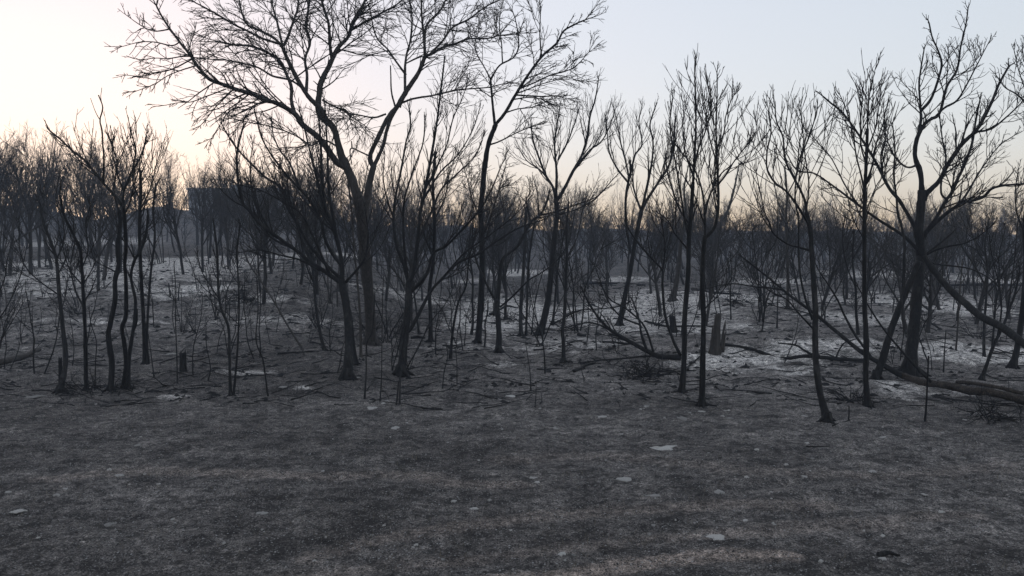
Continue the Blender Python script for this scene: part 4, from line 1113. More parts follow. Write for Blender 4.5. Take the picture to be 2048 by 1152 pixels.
# ---------------------------------------------------------------- stumps
def stump(label, px, py, top, w_base, w_top, seed, lean=0.0, mat=None, splinters=(), cat='stump', name='burnt_stump'):
    rng = np.random.default_rng(seed)
    d = gdepth(px, py); p = at(px, py, d); m = d / FPX
    hgt = (py - top) * m; rb = 0.5 * w_base * m; rt = 0.5 * w_top * m
    k = 16; rings = 9
    V = []
    lob = 0.12 * np.sin(np.arange(k) * 2 * math.pi / k * 3 + seed) + 0.06 * rng.standard_normal(k)
    jag = 0.11 * hgt * (0.4 + 0.6 * np.abs(np.sin(np.arange(k) * 2 * math.pi / k * 0.5 + 0.6))) * rng.random(k)
    for i in range(rings):
        f = i / (rings - 1)
        z = -0.15 + f * (hgt + 0.15)
        r = rt + (rb - rt) * math.exp(-4.5 * max(0, (z / hgt)))
        for j in range(k):
            a = j * 2 * math.pi / k
            rr = r * (1 + lob[j] * (1.2 - f) + 0.03 * rng.standard_normal())
            V.append((rr * math.cos(a) + lean * max(z, 0), rr * math.sin(a), z - (jag[j] if i == rings - 1 else 0.4 * jag[j] * (i == rings - 2))))
    top0 = len(V)
    for j in range(k):                      # hollow burnt inside
        a = j * 2 * math.pi / k
        V.append((0.6 * rt * math.cos(a) + lean * hgt, 0.6 * rt * math.sin(a), hgt * 0.93 - jag[j]))
    for j in range(k):
        a = j * 2 * math.pi / k
        V.append((0.45 * rt * math.cos(a) + lean * hgt * .6, 0.45 * rt * math.sin(a), hgt * 0.6))
    Q = []
    for i in range(rings + 1):
        for j in range(k):
            a, b = i * k + j, i * k + (j + 1) % k
            Q.append((a, b, b + k, a + k))
    c = len(V); V.append((lean * hgt * .6, 0, hgt * 0.58))
    T = [((rings + 1) * k + j, (rings + 1) * k + (j + 1) % k, c) for j in range(k)]
    root = link(name, None, loc=tuple(p)); tag(root, label, cat)
    link('trunk', mesh_np('trunk', V, Q, T, True, mat or M_BARK), root)
    for (dx, y0, y1, w, ln) in splinters:
        a = at(px + dx, y0, d - 0.05) - p; b = at(px + dx + ln, y1, d - 0.1) - p
        P = np.array([a + (b - a) * f for f in np.linspace(0, 1, 6)])
        P[1:-1] += rng.standard_normal((4, 3)) * 0.01
        rad = 0.5 * w * m * np.array([1.2, 1.0, .95, .8, .55, .12])
        v, q, t = tubes(P[None], rad[None], 6, cap=True, rough=0.15, rng=rng)
        link('splinter', mesh_np('splinter', v, q, t, False, mat or M_BARK), root)

stump('tall broken stump with flared scorched base, right of the twin dark trunks', 1431, 706, 624, 29, 13, 301, 0.05,
      splinters=[(11, 700, 640, 7, 9), (15, 704, 655, 5, 6), (-9, 704, 650, 6, 4)])
stump('short hollow charred stump standing on the left, among ash flakes', 366, 743, 703, 16, 12, 302, 0.0, M_CHAR, splinters=[(6, 738, 698, 4, -2)])
stump('charred stub leaning on the outermost stem of the left thicket', 121, 775, 713, 9, 7, 303, 0.03, M_CHAR)
stump('short jagged black stump in the ash between the fallen tree and the twin trunks', 1347, 664, 630, 20, 12, 304, -0.1, M_CHAR, splinters=[(-6, 650, 622, 4, 6)])

# ---------------------------------------------------------------- brush heap under the fallen tree
def brush_heap(label, px, py, w, h, n, seed, name='brush_heap'):
    rng = np.random.default_rng(seed)
    d = gdepth(px, py); p = at(px, py, d); m = d / FPX
    st = np.c_[rng.normal(0, w * m * .24, n), rng.normal(0, w * m * .18, n), np.abs(rng.normal(0, h * m * .15, n))]
    st[:, 2] += height(p[0] + st[:, 0], p[1] + st[:, 1]) - p[2]
    dr = rng.standard_normal((n, 3)); dr[:, 2] = np.abs(dr[:, 2]) * .5 - .05
    p1, r1 = grow(st, dr, rng.uniform(.3, .9, n), rng.uniform(.006, .018, n), 6, .28, (0, 0, -.03), rng)
    a = spawn(p1, r1, 3, .2, .95, .6, 1.2, .5, rng, .004)
    p2, r2 = grow(a[0], a[1], a[2], a[3], 4, .3, (0, 0, -.02), rng)
    c = merge([tubes(p1, r1, 4), tubes(p2, r2, 3)])
    o = link(name, mesh_np(name, c[0], c[1], c[2], True, M_CHAR), loc=tuple(p))
    tag(o, label, 'brush', kind='stuff')
brush_heap('tangled heap of charred twigs below the fallen tree by the twin trunks', 1285, 755, 120, 60, 90, 311)
brush_heap('dark tangle of burnt twigs around the feet of the left thicket', 200, 782, 170, 20, 60, 312)
brush_heap('dark scorched brush clump on the bank in the left middle distance', 490, 603, 90, 46, 110, 313)
brush_heap('charred brush heap behind the white ash patch', 1015, 640, 60, 30, 60, 314)
brush_heap('loose burnt twigs at the foot of the slim tree before the big forked one', 1705, 800, 60, 16, 30, 315)
brush_heap('tangle of fallen twigs in the clearing right of the tall stump', 1480, 610, 120, 40, 90, 316)
brush_heap('tangle of burnt twigs lying by the right edge below the log', 1985, 838, 120, 20, 40, 317)

# ---------------------------------------------------------------- stones
def stone_mesh(seed, flat=0.35):
    rng = np.random.default_rng(seed)
    k, rings = 12, 4
    V = []
    rad = 1 + 0.22 * np.sin(np.arange(k) * 2 * math.pi / k * 2 + rng.random() * 6) + 0.24 * rng.standard_normal(k)
    rad = np.clip(rad, 0.45, 1.6)
    for i in range(rings):
        f = i / (rings - 1)
        rr = [1.0, 1.05, 0.86, 0.45][i]
        z = [-0.5, 0.15, 0.7, 1.0][i] * flat
        for j in range(k):
            a = j * 2 * math.pi / k
            V.append((rr * rad[j] * math.cos(a) * (1 + .06 * rng.standard_normal()), rr * rad[j] * math.sin(a), z * (1 + .2 * rng.standard_normal())))
    Q = [(i * k + j, i * k + (j + 1) % k, (i + 1) * k + (j + 1) % k, (i + 1) * k + j) for i in range(rings - 1) for j in range(k)]
    c = len(V); V.append((0, 0, flat * 0.95))
    T = [((rings - 1) * k + j, (rings - 1) * k + (j + 1) % k, c) for j in range(k)]
    return mesh_np('stone', V, Q, T, False, M_STONE)
STONES = [stone_mesh(400 + i, [0.3, 0.45, 0.22, 0.6, 0.35, 0.5][i % 6]) for i in range(9)]
def stone(px, py, w, h, label, i, group=None):
    d = gdepth(px, py + h * 0.3); p = at(px, py + h * 0.3, d); m = d / FPX
    o = link('stone', STONES[i % len(STONES)])
    depth_r = max(0.5 * h * m / 0.30, 0.32 * w * m)
    o.location = (p[0], p[1], p[2] + 0.004)
    o.scale = (0.5 * w * m, min(depth_r, 0.62 * w * m), max(0.5 * w * m * 0.42, 0.035))
    o.rotation_euler = (random.uniform(-.08, .08), random.uniform(-.08, .08), random.uniform(-.35, .35))
    tag(o, label, 'stone', group)
big_stones = [
    (60, 793, 46, 9, 'long flat pale stone at the front of the left thicket'),
    (240, 950, 22, 5, 'flat pale stone on the brownish strip in the left foreground'),
    (131, 977, 14, 4, 'small flat pale stone in the left foreground, upper of a loose pair'),
    (113, 991, 14, 4, 'small flat pale stone in the left foreground, lower of a loose pair'),
    (17, 984, 12, 4, 'small pale stone nearest the left edge of the foreground'),
    (36, 1021, 28, 7, 'wide pale stone low at the left edge of the foreground'),
    (222, 1047, 26, 8, 'dull pale slab half sunk in the lower left foreground'),
    (523, 1025, 22, 9, 'dull grey stone in the foreground below the double-stemmed young tree'),
    (346, 1038, 12, 4, 'small bright stone in the lower left foreground'),
    (1325, 896, 56, 8, 'longest white slab on the open ground below the twin trunks'),
    (1250, 957, 36, 7, 'white flat stone left of and below the longest slab'),
    (1315, 990, 42, 8, 'white forked-looking slab below the longest one'),
    (1437, 983, 20, 8, 'pale oval stone right of the white slabs'),
    (1434, 1070, 34, 22, 'largest rounded pale rock in the right foreground'),
    (1641, 1121, 11, 7, 'small pale stone near the bottom edge, right of centre'),
    (745, 814, 26, 9, 'pale block-like stone in front of the two black trees'),
    (1124, 1107, 16, 7, 'blocky grey stone near the bottom, centre'),
    (1147, 1109, 10, 6, 'small reddish grey stone beside the blocky one near the bottom'),
    (1065, 955, 17, 5, 'flat pale stone in the middle of the open ground'),
    (1366, 834, 24, 13, 'rounded grey rock in front of the right twin trunk'),
    (1403, 822, 15, 5, 'flat white stone at the foot of the right twin trunk'),
    (1459, 836, 14, 7, 'white stone right of the twin trunks'),
    (1487, 844, 8, 6, 'small round white stone right of the twin trunks'),
    (1291, 812, 15, 4, 'small flat white stone left of the twin trunks'),
    (1610, 952, 14, 7, 'pale stone on open ground below the bent-footed young tree'),
    (1745, 942, 15, 7, 'pale stone on open ground below the stake'),
    (1848, 987, 14, 9, 'pale upright stone in the right foreground'),
    (1766, 874, 17, 4, 'flat pale stone below the slim tree before the big forked one'),
    (1926, 915, 12, 4, 'small flat pale stone near the right edge'),
    (2045, 917, 14, 5, 'pale stone touching the right edge'),
    (1882, 1024, 12, 4, 'thin white stone in the lower right foreground'),
    (1766, 1117, 16, 5, 'pale chip beside the black charred chunk, lower right'),
    (566, 772, 18, 8, 'pale stone near the foot of the low-branching black tree'),
    (717, 753, 14, 8, 'round pale stone right of the low-branching black tree foot'),
    (345, 708, 26, 4, 'flat pale stone left of the small hollow stump'),
    (391, 704, 16, 4, 'flat pale stone right of the small hollow stump'),
    (418, 708, 12, 3, 'smallest flat pale stone right of the small hollow stump'),
    (1022, 792, 24, 4, 'thin flat pale stones on the grey ash, centre'),
    (1110, 856, 13, 5, 'small white stone on open ground, centre'),
    (792, 855, 20, 8, 'dull pale stone on open ground below the stakes'),
    (1203, 832, 22, 7, 'dull grey stone in the centre right open ground'),
    (948, 1017, 18, 4, 'thin pale stone by burnt tuft, centre foreground'),
]
for i, (px, py, w, h, lab) in enumerate(big_stones):
    stone(px, py, w * 0.85, h * 0.85, lab, i)
rs = np.random.default_rng(77)
n_small = 0
while n_small < 130:
    px = rs.uniform(10, 2040); py = 800 + 340 * rs.random() ** 1.3
    if px < 700 and rs.random() < 0.55: continue
    w = 3.2 + 6 * rs.random() ** 2.2
    side = 'left' if px < 683 else ('middle' if px < 1365 else 'right')
    far = 'upper' if py < 900 else 'lower'
    stone(px, py, w, w * 0.4, 'small pale pebble in the %s %s of the burnt open ground' % (far, side), int(rs.integers(9)), 'pebbles strewn over the %s %s open ground' % (far, side))
    n_small += 1

# ---------------------------------------------------------------- litter and stubble
def scatter(n, seed, y0, y1, power=1.0):
    rng = np.random.default_rng(seed)
    d = np.exp(rng.uniform(math.log(y0), math.log(y1), n)) if power == 1.0 else y0 * (y1 / y0) ** (rng.random(n) ** power)
    u = rng.uniform(-0.78, 0.78, n)
    x = u * d
    return np.c_[x, d, height(x, d)], rng

def chips(name, label, n, seed, y0, y1, s0, s1, mat, zf=0.5):
    P, rng = scatter(n, seed, y0, y1)
    kk = vnoise(P[:, 0], P[:, 1], 1.3, 11) + 0.7 * vnoise(P[:, 0], P[:, 1], 0.35, 12)
    P = P[kk > rng.uniform(-0.5, 1.1, n)]
    n = len(P)
    sz = (s0 + (s1 - s0) * rng.random(n) ** 1.8) * np.sqrt(P[:, 1] / 12.0)
    a = rng.uniform(0, 2 * math.pi, n); el = rng.uniform(1.2, 3.0, n)
    ax = np.c_[np.cos(a), np.sin(a), rng.normal(0, .12, n)] * (sz * el)[:, None]
    bx = np.c_[-np.sin(a), np.cos(a), rng.normal(0, .12, n)] * sz[:, None]
    up = np.c_[rng.normal(0, .3, n), rng.normal(0, .3, n), np.ones(n)] * (sz * zf)[:, None]
    lo = np.array([0, 0, 0.006])
    V = np.stack([P - ax - lo, P - bx - lo, P + ax - lo, P + bx - lo, P + up], 1).reshape(-1, 3)
    b = np.arange(n)[:, None] * 5
    T = np.concatenate([b + np.array([[0, 1, 4]]), b + np.array([[1, 2, 4]]), b + np.array([[2, 3, 4]]), b + np.array([[3, 0, 4]])])
    o = link(name, mesh_np(name, V, None, T, False, mat))
    tag(o, label, 'litter', kind='stuff')
chips('charcoal_litter', 'black charcoal crumbs strewn over the burnt ground', 30000, 501, 6.5, 60, 0.003, 0.010, M_CHIP, 0.9)
chips('charred_debris', 'black charred lumps and debris on the woodland floor', 9000, 503, 17.5, 62, 0.014, 0.060, M_CHIP, 0.9)
chips('ash_litter', 'pale ash and bone-white flecks strewn over the burnt ground', 26000, 502, 6.5, 55, 0.003, 0.010, M_FLECK, 0.4)

def stubble(name, label, n, seed, y0, y1, h0, h1, mat, width=0.0028, clump=0.0):
    P, rng = scatter(n, seed, y0, y1)
    k = vnoise(P[:, 0], P[:, 1], 0.7, 8) + 0.8 * vnoise(P[:, 0], P[:, 1], 0.25, 9)
    P = P[k - clump * 0.5 > rng.uniform(-0.9 + clump, 1.0, n)] if clump else P[k > rng.uniform(-0.9, 1.0, n)]
    n = len(P)
    hh = rng.uniform(h0, h1, n)
    a = rng.uniform(0, 2 * math.pi, n)
    lean = rng.normal(0, 0.9, (n, 2))
    w = width * np.sqrt(P[:, 1] / 9.0) * rng.uniform(.6, 1.5, n)
    s = np.c_[np.cos(a), np.sin(a), np.zeros(n)] * w[:, None]
    tip = np.c_[lean[:, 0] * hh, lean[:, 1] * hh, hh]
    V = np.stack([P - s - [0, 0, .01], P + s - [0, 0, .01], P + tip * .55 + s * .7, P + tip * .55 - s * .7, P + tip], 1).reshape(-1, 3)
    b = np.arange(n)[:, None] * 5
    Q = b + np.array([[0, 1, 2, 3]]); T = b + np.array([[3, 2, 4]])
    o = link(name, mesh_np(name, V, Q, T, False, mat))
    tag(o, label, 'grass', kind='stuff')
stubble('burnt_grass', 'short burnt grass stubble over the open ground', 60000, 511, 6.5, 24, 0.015, 0.05, M_STUB, width=0.0024)
stubble('charred_tussocks', 'small charred grass tussocks dotted over the open ground', 26000, 513, 6.5, 30, 0.02, 0.06, M_STUB, width=0.0035, clump=1.2)
stubble('singed_grass', 'sparse singed pale grass blades in the foreground', 9000, 512, 6.5, 18, 0.03, 0.09, M_DRYGRASS, width=0.0022)

# sticks lying about in the woodland floor, too many to tell apart
def sticks():
    rng = np.random.default_rng(521)
    n = 1700
    P, _ = scatter(n, 522, 16.8, 70)
    n = len(P)
    a = rng.uniform(0, math.pi, n)
    d = np.c_[np.cos(a), np.sin(a) * .7, rng.normal(0, .06, n)]
    L = rng.uniform(.25, 1.5, n)
    pts, rad = grow(P + [0, 0, .02], d, L, rng.uniform(.006, .022, n) * np.sqrt(P[:, 1] / 20), 5, .12, (0, 0, 0), rng)
    pts[:, :, 2] = np.maximum(height(pts[:, :, 0], pts[:, :, 1]) + 0.01, pts[:, :, 2] * .5 + .5 * height(pts[:, :, 0], pts[:, :, 1]))
    v, q, t = tubes(pts, rad, 5)
    o = link('fallen_sticks', mesh_np('fallen_sticks', v, q, t, True, M_CHAR))
    tag(o, 'charred sticks and twigs littering the woodland floor', 'sticks', kind='stuff')
sticks()

# ---------------------------------------------------------------- the wood behind
def archetype(seed, kind):
    """trunk and crown meshes of a background tree about 7 m tall, foot at the origin"""
    rng = np.random.default_rng(seed)
    chunks_t, chunks_c = [], []
    if kind == 'clump':
        n0 = 4
        st = np.c_[rng.normal(0, .18, n0), rng.normal(0, .18, n0), np.full(n0, -.15)]
        d = np.c_[rng.normal(0, .16, n0), rng.normal(0, .16, n0), np.ones(n0)]
        p0, r0 = grow(st, d, rng.uniform(4.2, 6.0, n0), rng.uniform(.03, .045, n0), 10, .08, (0, 0, .03), rng, tip=.3)
        per1, lo = 5, .3
    elif kind == 'pole':
        p0, r0 = grow(np.array([[0, 0, -.15]]), np.array([[rng.normal(0, .05), rng.normal(0, .05), 1]]), np.array([6.6]), np.array([.072]), 12, .05, (0, 0, .03), rng, tip=.2)
        per1, lo = 15, .22
    else:
        p0, r0 = grow(np.array([[0, 0, -.15]]), np.array([[rng.normal(0, .12), rng.normal(0, .12), 1]]), np.array([rng.uniform(2.2, 3.8)]), np.array([.088]), 8, .08, (0, 0, .03), rng, tip=.65)
        per1, lo = 7, .45
    chunks_t.append(tubes(p0, r0, 7, rough=.06, rng=rng))
    a = spawn(p0, r0, per1, lo, 1.0, .3, .75 if kind != 'vase' else .7, .5, rng, .02)
    L = a[2] if kind != 'vase' else rng.uniform(2.4, 4.0, len(a[2]))
    p1, r1 = grow(a[0], a[1], np.maximum(L, 1.0), np.minimum(a[3], .045), 8, .13, (0, 0, .08), rng, tip=.25)
    chunks_t.append(tubes(p1, r1, 5))
    a = spawn(p1, r1, 8, .12, 1.0, .35, .95, .40, rng, .009)
    p2, r2 = grow(a[0], a[1], np.maximum(a[2], .5), np.minimum(a[3], .02), 5, .13, (0, 0, .08), rng, tip=.45)
    chunks_c.append(tubes(p2, r2, 3))
    a = spawn(p2, r2, 6, .1, 1.0, .35, 1.0, .55, rng, .007)
    p3, r3 = grow(a[0], a[1], a[2], np.full(len(a[2]), .0075), 3, .17, (0, 0, .07), rng, tip=.6)
    chunks_c.append(tubes(p3, r3, 3))
    zmax = float(p3[:, :, 2].max())
    ct, cc = merge(chunks_t), merge(chunks_c)
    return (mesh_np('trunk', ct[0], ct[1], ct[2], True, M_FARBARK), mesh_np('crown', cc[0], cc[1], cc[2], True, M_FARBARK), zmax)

ARCH = [archetype(600 + i, k) for i, k in enumerate(['vase', 'vase', 'pole', 'clump', 'vase', 'pole', 'clump', 'vase', 'pole', 'vase', 'clump', 'vase', 'pole', 'clump'])]
TOPX = [-400, 0, 200, 330, 450, 700, 900, 1100, 1250, 1500, 1800, 2048, 2450]
TOPY = [250, 252, 258, 292, 312, 322, 335, 345, 358, 368, 378, 362, 360]
def top_line(px):
    return float(np.interp(px, TOPX, TOPY))

SECT = [(-500, 120, 'behind the outermost left stems'), (120, 330, 'behind the front left thicket'), (330, 560, 'behind the double-stemmed young tree'),
        (560, 760, 'behind the tallest tree'), (760, 960, 'behind the many-limbed black tree'), (960, 1180, 'behind the vase-shaped tree'),
        (1180, 1350, 'behind the slanting forked tree'), (1350, 1500, 'behind the twin dark trunks'), (1500, 1680, 'behind the bent-footed young tree'),
        (1680, 1860, 'behind the big forked tree'), (1860, 2600, 'behind the propped bough at the right')]
rb = np.random.default_rng(909)
placed = []
count = 0
tries = 0
while count < 235 and tries < 6000:
    tries += 1
    px = rb.uniform(-120, 2170) if rb.random() < 0.93 else rb.uniform(-120, 720)
    u = (px - 1024) / FPX
    d = 29 * (120 / 29) ** rb.random()
    left = px < 700
    if left and d < 34: continue
    x = u * d
    if any((x - q[0]) ** 2 + (d - q[1]) ** 2 < (1.2 + 0.008 * d) ** 2 for q in placed):
        continue
    z = float(height_coarse(x, d))
    bpx, bpyy = to_px((x, d, z))
    if 700 < bpx < 1300 and d < 42 and rb.random() < 0.6: continue
    tl = top_line(bpx)
    tp = tl + (rb.uniform(-14, 40) if left else rb.uniform(-12, 70) * (0.6 if d > 70 else 1.0))
    hgt = (bpyy - tp) * d / FPX
    if hgt < 2.6: continue
    hgt = min(hgt, 12.5)
    placed.append((x, d))
    k = int(rb.integers(len(ARCH)))
    tr, cr, zm = ARCH[k]
    sc = hgt / zm
    sec = next(s[2] for s in SECT if s[0] <= bpx < s[1])
    dist = 'near' if d < 55 else ('farther' if d < 85 else 'farthest hazy')
    root = link('background_tree', None, loc=(x, d, z))
    sx = sc ** 0.55 * rb.uniform(.85, 1.15)
    root.scale = (sx, sx, sc)
    root.rotation_euler = (rb.normal(0, .07), rb.normal(0, .07), rb.uniform(0, 6.28))
    tag(root, 'thin burnt tree in the %s ranks, %s' % (dist, sec), 'tree', 'background trees, %s ranks %s' % (dist, sec))
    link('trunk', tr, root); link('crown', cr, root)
    count += 1

# ---------------------------------------------------------------- thin saplings between the trees
def sapling_arch(seed):
    rng = np.random.default_rng(seed)
    n0 = int(rng.integers(1, 4))
    st = np.c_[rng.normal(0, .06, n0), rng.normal(0, .06, n0), np.full(n0, -.1)]
    d = np.c_[rng.normal(0, .14, n0), rng.normal(0, .14, n0), np.ones(n0)]
    p0, r0 = grow(st, d, rng.uniform(1.9, 2.7, n0), rng.uniform(.016, .026, n0), 9, .09, (0, 0, .03), rng, tip=.35)
    a = spawn(p0, r0, 6, .3, 1.0, .4, .9, .32, rng, .007)
    p1, r1 = grow(a[0], a[1], a[2], a[3], 4, .14, (0, 0, .08), rng)
    a = spawn(p1, r1, 3, .2, 1.0, .4, .9, .5, rng, .005)
    p2, r2 = grow(a[0], a[1], a[2], a[3], 3, .15, (0, 0, .06), rng)
    ct = tubes(p0, r0, 5); cc = merge([tubes(p1, r1, 3), tubes(p2, r2, 3)])
    return mesh_np('stem', ct[0], ct[1], ct[2], True, M_CHAR), mesh_np('crown', cc[0], cc[1], cc[2], True, M_TWIG)
SAPS = [sapling_arch(700 + i) for i in range(8)]
rq = np.random.default_rng(919)
for k in range(215):
    d = 21 * (75 / 22) ** rq.random()
    px = rq.uniform(-40, 2090) if rq.random() < 0.8 else rq.uniform(-20, 900); x = (px - 1024) / FPX * d
    z = float(height(x, d)); bpx, bpyy = to_px((x, d, z))
    sec = next(s_[2] for s_ in SECT if s_[0] <= bpx < s_[1])
    root = link('thin_sapling', None, loc=(x, d, z))
    sc = rq.uniform(.45, 1.25); root.scale = (sc, sc, sc)
    root.rotation_euler = (rq.normal(0, .08), rq.normal(0, .08), rq.uniform(0, 6.28))
    tag(root, 'thin burnt sapling %s, %s' % ('close up' if d < 36 else 'farther back', sec), 'sapling', 'saplings ' + sec)
    a_, b_ = SAPS[int(rq.integers(8))]
    link('stem', a_, root); link('crown', b_, root)

# ---------------------------------------------------------------- leafless burnt shrubs
def shrub_arch(seed):
    rng = np.random.default_rng(seed)
    n0 = int(rng.integers(6, 11))
    st = np.c_[rng.normal(0, .10, n0), rng.normal(0, .10, n0), np.full(n0, -.08)]
    a = rng.uniform(0, 6.28, n0); sp = rng.uniform(.2, 1.1, n0)
    d = np.c_[np.cos(a) * sp, np.sin(a) * sp, np.ones(n0)]
    p0, r0 = grow(st, d, rng.uniform(1.0, 2.3, n0), rng.uniform(.012, .026, n0), 8, .13, (0, 0, .02), rng, tip=.35)
    a = spawn(p0, r0, 6, .2, 1.0, .4, 1.0, .42, rng, .007)
    p1, r1 = grow(a[0], a[1], a[2], a[3], 5, .17, (0, 0, .03), rng)
    a = spawn(p1, r1, 4, .2, 1.0, .4, 1.0, .5, rng, .005)
    p2, r2 = grow(a[0], a[1], a[2], a[3], 3, .17, (0, 0, .03), rng)
    ct = tubes(p0, r0, 5); cc = merge([tubes(p1, r1, 3), tubes(p2, r2, 3)])
    return mesh_np('stem', ct[0], ct[1], ct[2], True, M_CHAR), mesh_np('crown', cc[0], cc[1], cc[2], True, M_TWIG)
SHRUBS = [shrub_arch(760 + i) for i in range(6)]
rw = np.random.default_rng(929)
for k in range(64):
    d = 26 * (80 / 24) ** rw.random()
    px = rw.uniform(-40, 2090) if rw.random() < .7 else rw.uniform(0, 760); x = (px - 1024) / FPX * d
    z = float(height(x, d)); bpx, bpyy = to_px((x, d, z))
    if 880 < bpx < 1350 and d < 30: continue
    sec = next(s_[2] for s_ in SECT if s_[0] <= bpx < s_[1])
    root = link('burnt_shrub', None, loc=(x, d, z))
    sc = rw.uniform(.35, .9); root.scale = (sc * rw.uniform(.9, 1.3), sc, sc)
    root.rotation_euler = (rw.normal(0, .1), rw.normal(0, .1), rw.uniform(0, 6.28))
    tag(root, 'leafless burnt shrub of many thin stems, %s' % sec, 'shrub', 'burnt shrubs ' + sec)
    a_, b_ = SHRUBS[int(rw.integers(6))]
    link('stem', a_, root); link('crown', b_, root)

# ---------------------------------------------------------------- far wood, one dark mass
def far_wood():
    rng = np.random.default_rng(950)
    proto = []
    for i in range(6):
        p0, r0 = grow(np.array([[0, 0, -.2]]), np.array([[0, 0, 1.0]]), np.array([6.0]), np.array([.10]), 5, .07, (0, 0, .03), rng, tip=.25)
        a = spawn(p0, r0, 10, .12, 1.0, .3, .8, .5, rng, .03)
        p1, r1 = grow(a[0], a[1], np.maximum(a[2], 1.2), np.full(len(a[2]), .04), 3, .12, (0, 0, .1), rng, tip=.4)
        a = spawn(p1, r1, 6, .05, 1.0, .35, .9, .45, rng, .02)
        p2, r2 = grow(a[0], a[1], np.maximum(a[2], .5), np.full(len(a[2]), .034), 2, .12, (0, 0, .08), rng, tip=.6)
        v, q, t = merge([tubes(p0, r0, 3), tubes(p1, r1, 3), tubes(p2, r2, 3)])
        proto.append((v / v[:, 2].max(), q))
    chunks = []
    n = 0
    while n < 800:
        px = rng.uniform(-250, 2300); u = (px - 1024) / FPX
        d = rng.uniform(100, 215) if n < 640 else rng.uniform(192, 214)
        x = u * d; z = float(height_coarse(x, d))
        bpx, bpyy = to_px((x, d, z))
        hgt = rng.uniform(4.5, 8.5)
        lim = (bpyy - np.interp(bpx, [0, 330, 620, 900, 1250, 1500, 2048], [395, 398, 385, 402, 420, 428, 428]) - rng.uniform(0, 40)) * d / FPX
        hgt = max(min(hgt, lim), 3.0) if n < 640 else rng.uniform(3.0, 9.0)
        v, q = proto[int(rng.integers(6))]
        a = rng.uniform(0, 6.28); ca, sa = math.cos(a), math.sin(a)
        s = hgt; sx = 6.5 * (hgt / 8) ** .5 * rng.uniform(.9, 1.3)
        w = np.c_[(v[:, 0] * ca - v[:, 1] * sa) * sx + x, (v[:, 0] * sa + v[:, 1] * ca) * sx + d, v[:, 2] * s + z]
        chunks.append((w, q, None)); n += 1
    c = merge(chunks)
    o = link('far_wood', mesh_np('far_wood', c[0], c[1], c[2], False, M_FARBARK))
    tag(o, 'far burnt wood fading into blue haze behind the clearing', 'wood', kind='stuff')
far_wood()

# ---------------------------------------------------------------- building behind the wood
def flat_mat(name, c, rough=0.8, nz=0.2):
    m, nt, b, out = new_mat(name)
    tc = N(nt, 'ShaderNodeTexCoord')
    n = N(nt, 'ShaderNodeTexNoise', Scale=1.5, Detail=6.0, Roughness=0.7)
    nt.links.new(tc.outputs['Object'], n.inputs['Vector'])
    r = ramp(nt, n.outputs[0], [(0.3, tuple(k * (1 - nz) for k in c)), (0.7, tuple(k * (1 + nz) for k in c))])
    nt.links.new(r.outputs[0], b.inputs['Base Color'])
    b.inputs['Roughness'].default_value = rough
    return m
def box(x0, x1, y0, y1, z0, z1):
    V = [(x, y, z) for z in (z0, z1) for (x, y) in ((x0, y0), (x1, y0), (x1, y1), (x0, y1))]
    Q = [(3, 2, 1, 0), (4, 5, 6, 7), (0, 1, 5, 4), (1, 2, 6, 5), (2, 3, 7, 6), (3, 0, 4, 7)]
    return np.array(V, float), np.array(Q), None
def building():
    d = 172.0
    a = at(376, 376, d); b = at(562, 376, d)
    w = b[0] - a[0]; cx = (a[0] + b[0]) / 2
    zb = float(height_coarse(cx, d)) - 0.5
    h = a[2] - zb
    root = link('building', None, loc=(cx, d, zb))
    tag(root, 'long flat-roofed blue-grey building half hidden by trees, left of the tallest tree', 'building')
    wall = flat_mat('dull_wall', (0.24, 0.245, 0.255)); roofm = flat_mat('roof_felt', (0.19, 0.195, 0.205)); glass = flat_mat('dark_glass', (0.02, 0.022, 0.027), 0.25, 0.05)
    v, q, t = merge([box(-w / 2, w / 2, 0, 9, 0, h - 0.4)])
    link('wall', mesh_np('wall', v, q, t, False, wall), root)
    v, q, t = box(-w / 2 - .3, w / 2 + .3, -.3, 9.3, h - 0.4, h)
    link('roof', mesh_np('roof', v, q, t, False, roofm), root)
    v, q, t = box(-w * .1, w * .12, 3, 6, h, h + 0.9)
    link('roof_box', mesh_np('roof_box', v, q, t, False, roofm), root)
    v, q, t = box(-.7, .7, -.06, .1, -.7, .7)
    win = mesh_np('window', v, q, t, False, glass)
    v, q, t = box(-.8, .8, -.12, .02, -.82, -.7)
    sill = mesh_np('sill', v, q, t, False, roofm)
    for r_ in range(3):
        for c_ in range(8):
            wo = link('window', win, root, (-w / 2 + w * (c_ + .5) / 8, 0, h - 2.0 - 2.9 * r_))
            link('sill', sill, wo)
building()

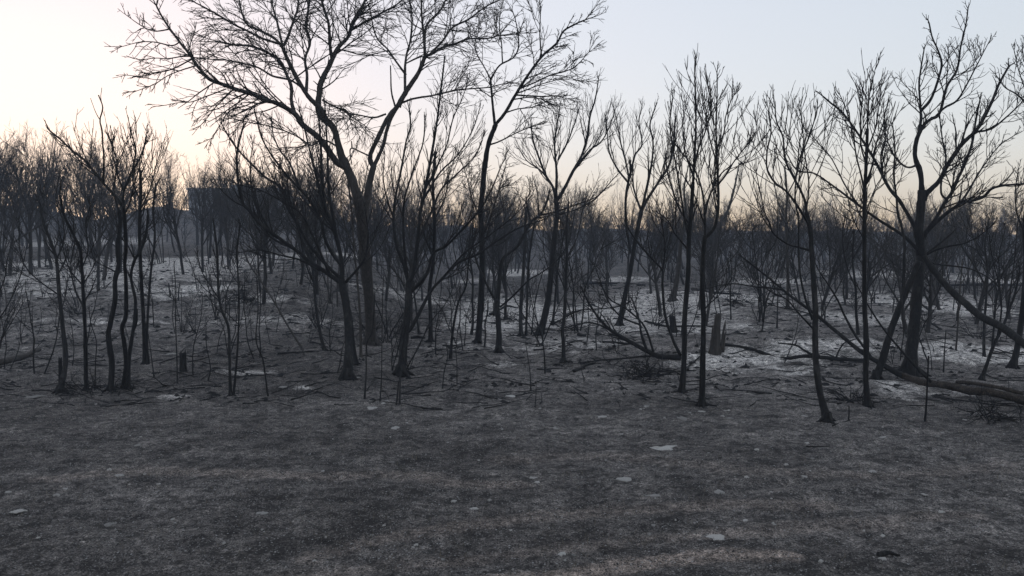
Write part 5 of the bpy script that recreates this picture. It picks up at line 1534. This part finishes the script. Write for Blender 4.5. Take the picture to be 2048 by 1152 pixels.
# ---------------------------------------------------------------- which one is which, counted along the wood
ORD = ('leftmost,second,third,fourth,fifth,sixth,seventh,eighth,ninth,tenth,eleventh,twelfth,thirteenth,fourteenth,fifteenth,sixteenth,'
       'seventeenth,eighteenth,nineteenth,twentieth,twenty-first,twenty-second,twenty-third,twenty-fourth,twenty-fifth,twenty-sixth,'
       'twenty-seventh,twenty-eighth,twenty-ninth,thirtieth').split(',')
def count_off():
    groups = {}
    for o in scene.objects:
        if o.parent is None and o.name.split('.')[0] in ('background_tree', 'thin_sapling', 'burnt_shrub') and 'farthest' not in o.get('label', ''):
            groups.setdefault(o['label'], []).append(o)
    for lab, objs in groups.items():
        if len(objs) < 2: continue
        objs.sort(key=lambda o: to_px(o.location)[0])
        short = lab.replace(' scattered on the woodland floor,', '').replace(' of many thin stems,', '').replace(' in the near ranks,', ' in near ranks').replace(' in the farther ranks,', ' in farther ranks')
        for k, o in enumerate(objs):
            if k < len(ORD):
                o['label'] = short + (', leftmost' if k == 0 else ', %s from left' % ORD[k])
count_off()

# ---------------------------------------------------------------- haze
def haze():
    s, z0, z1 = 290.0, -2.0, HAZE_TOP
    V = [(x, y, z) for z in (z0, z1) for (x, y) in ((-s, -s), (s, -s), (s, s), (-s, s))]
    Q = [(3, 2, 1, 0), (4, 5, 6, 7), (0, 1, 5, 4), (1, 2, 6, 5), (2, 3, 7, 6), (3, 0, 4, 7)]
    m = bpy.data.materials.new('haze')
    m.use_nodes = True
    nt = m.node_tree
    for n in list(nt.nodes): nt.nodes.remove(n)
    out = nt.nodes.new('ShaderNodeOutputMaterial')
    v = nt.nodes.new('ShaderNodeVolumePrincipled')
    v.inputs['Color'].default_value = (0.66, 0.76, 0.94, 1)
    v.inputs['Density'].default_value = HAZE_DENSITY
    nt.links.new(v.outputs[0], out.inputs['Volume'])
    o = link('haze', mesh_np('haze', V, Q, None, False, m))
    tag(o, 'thin blue smoke haze hanging over the burnt wood', 'haze', kind='stuff')
HAZE_DENSITY = 0.0014
bpy.context.view_layer.update()
HAZE_TOP = max(max((o.matrix_world @ Vector(c)).z for c in o.bound_box) for o in scene.objects if o.type == 'MESH') + 0.6
print('haze top', HAZE_TOP)
haze()
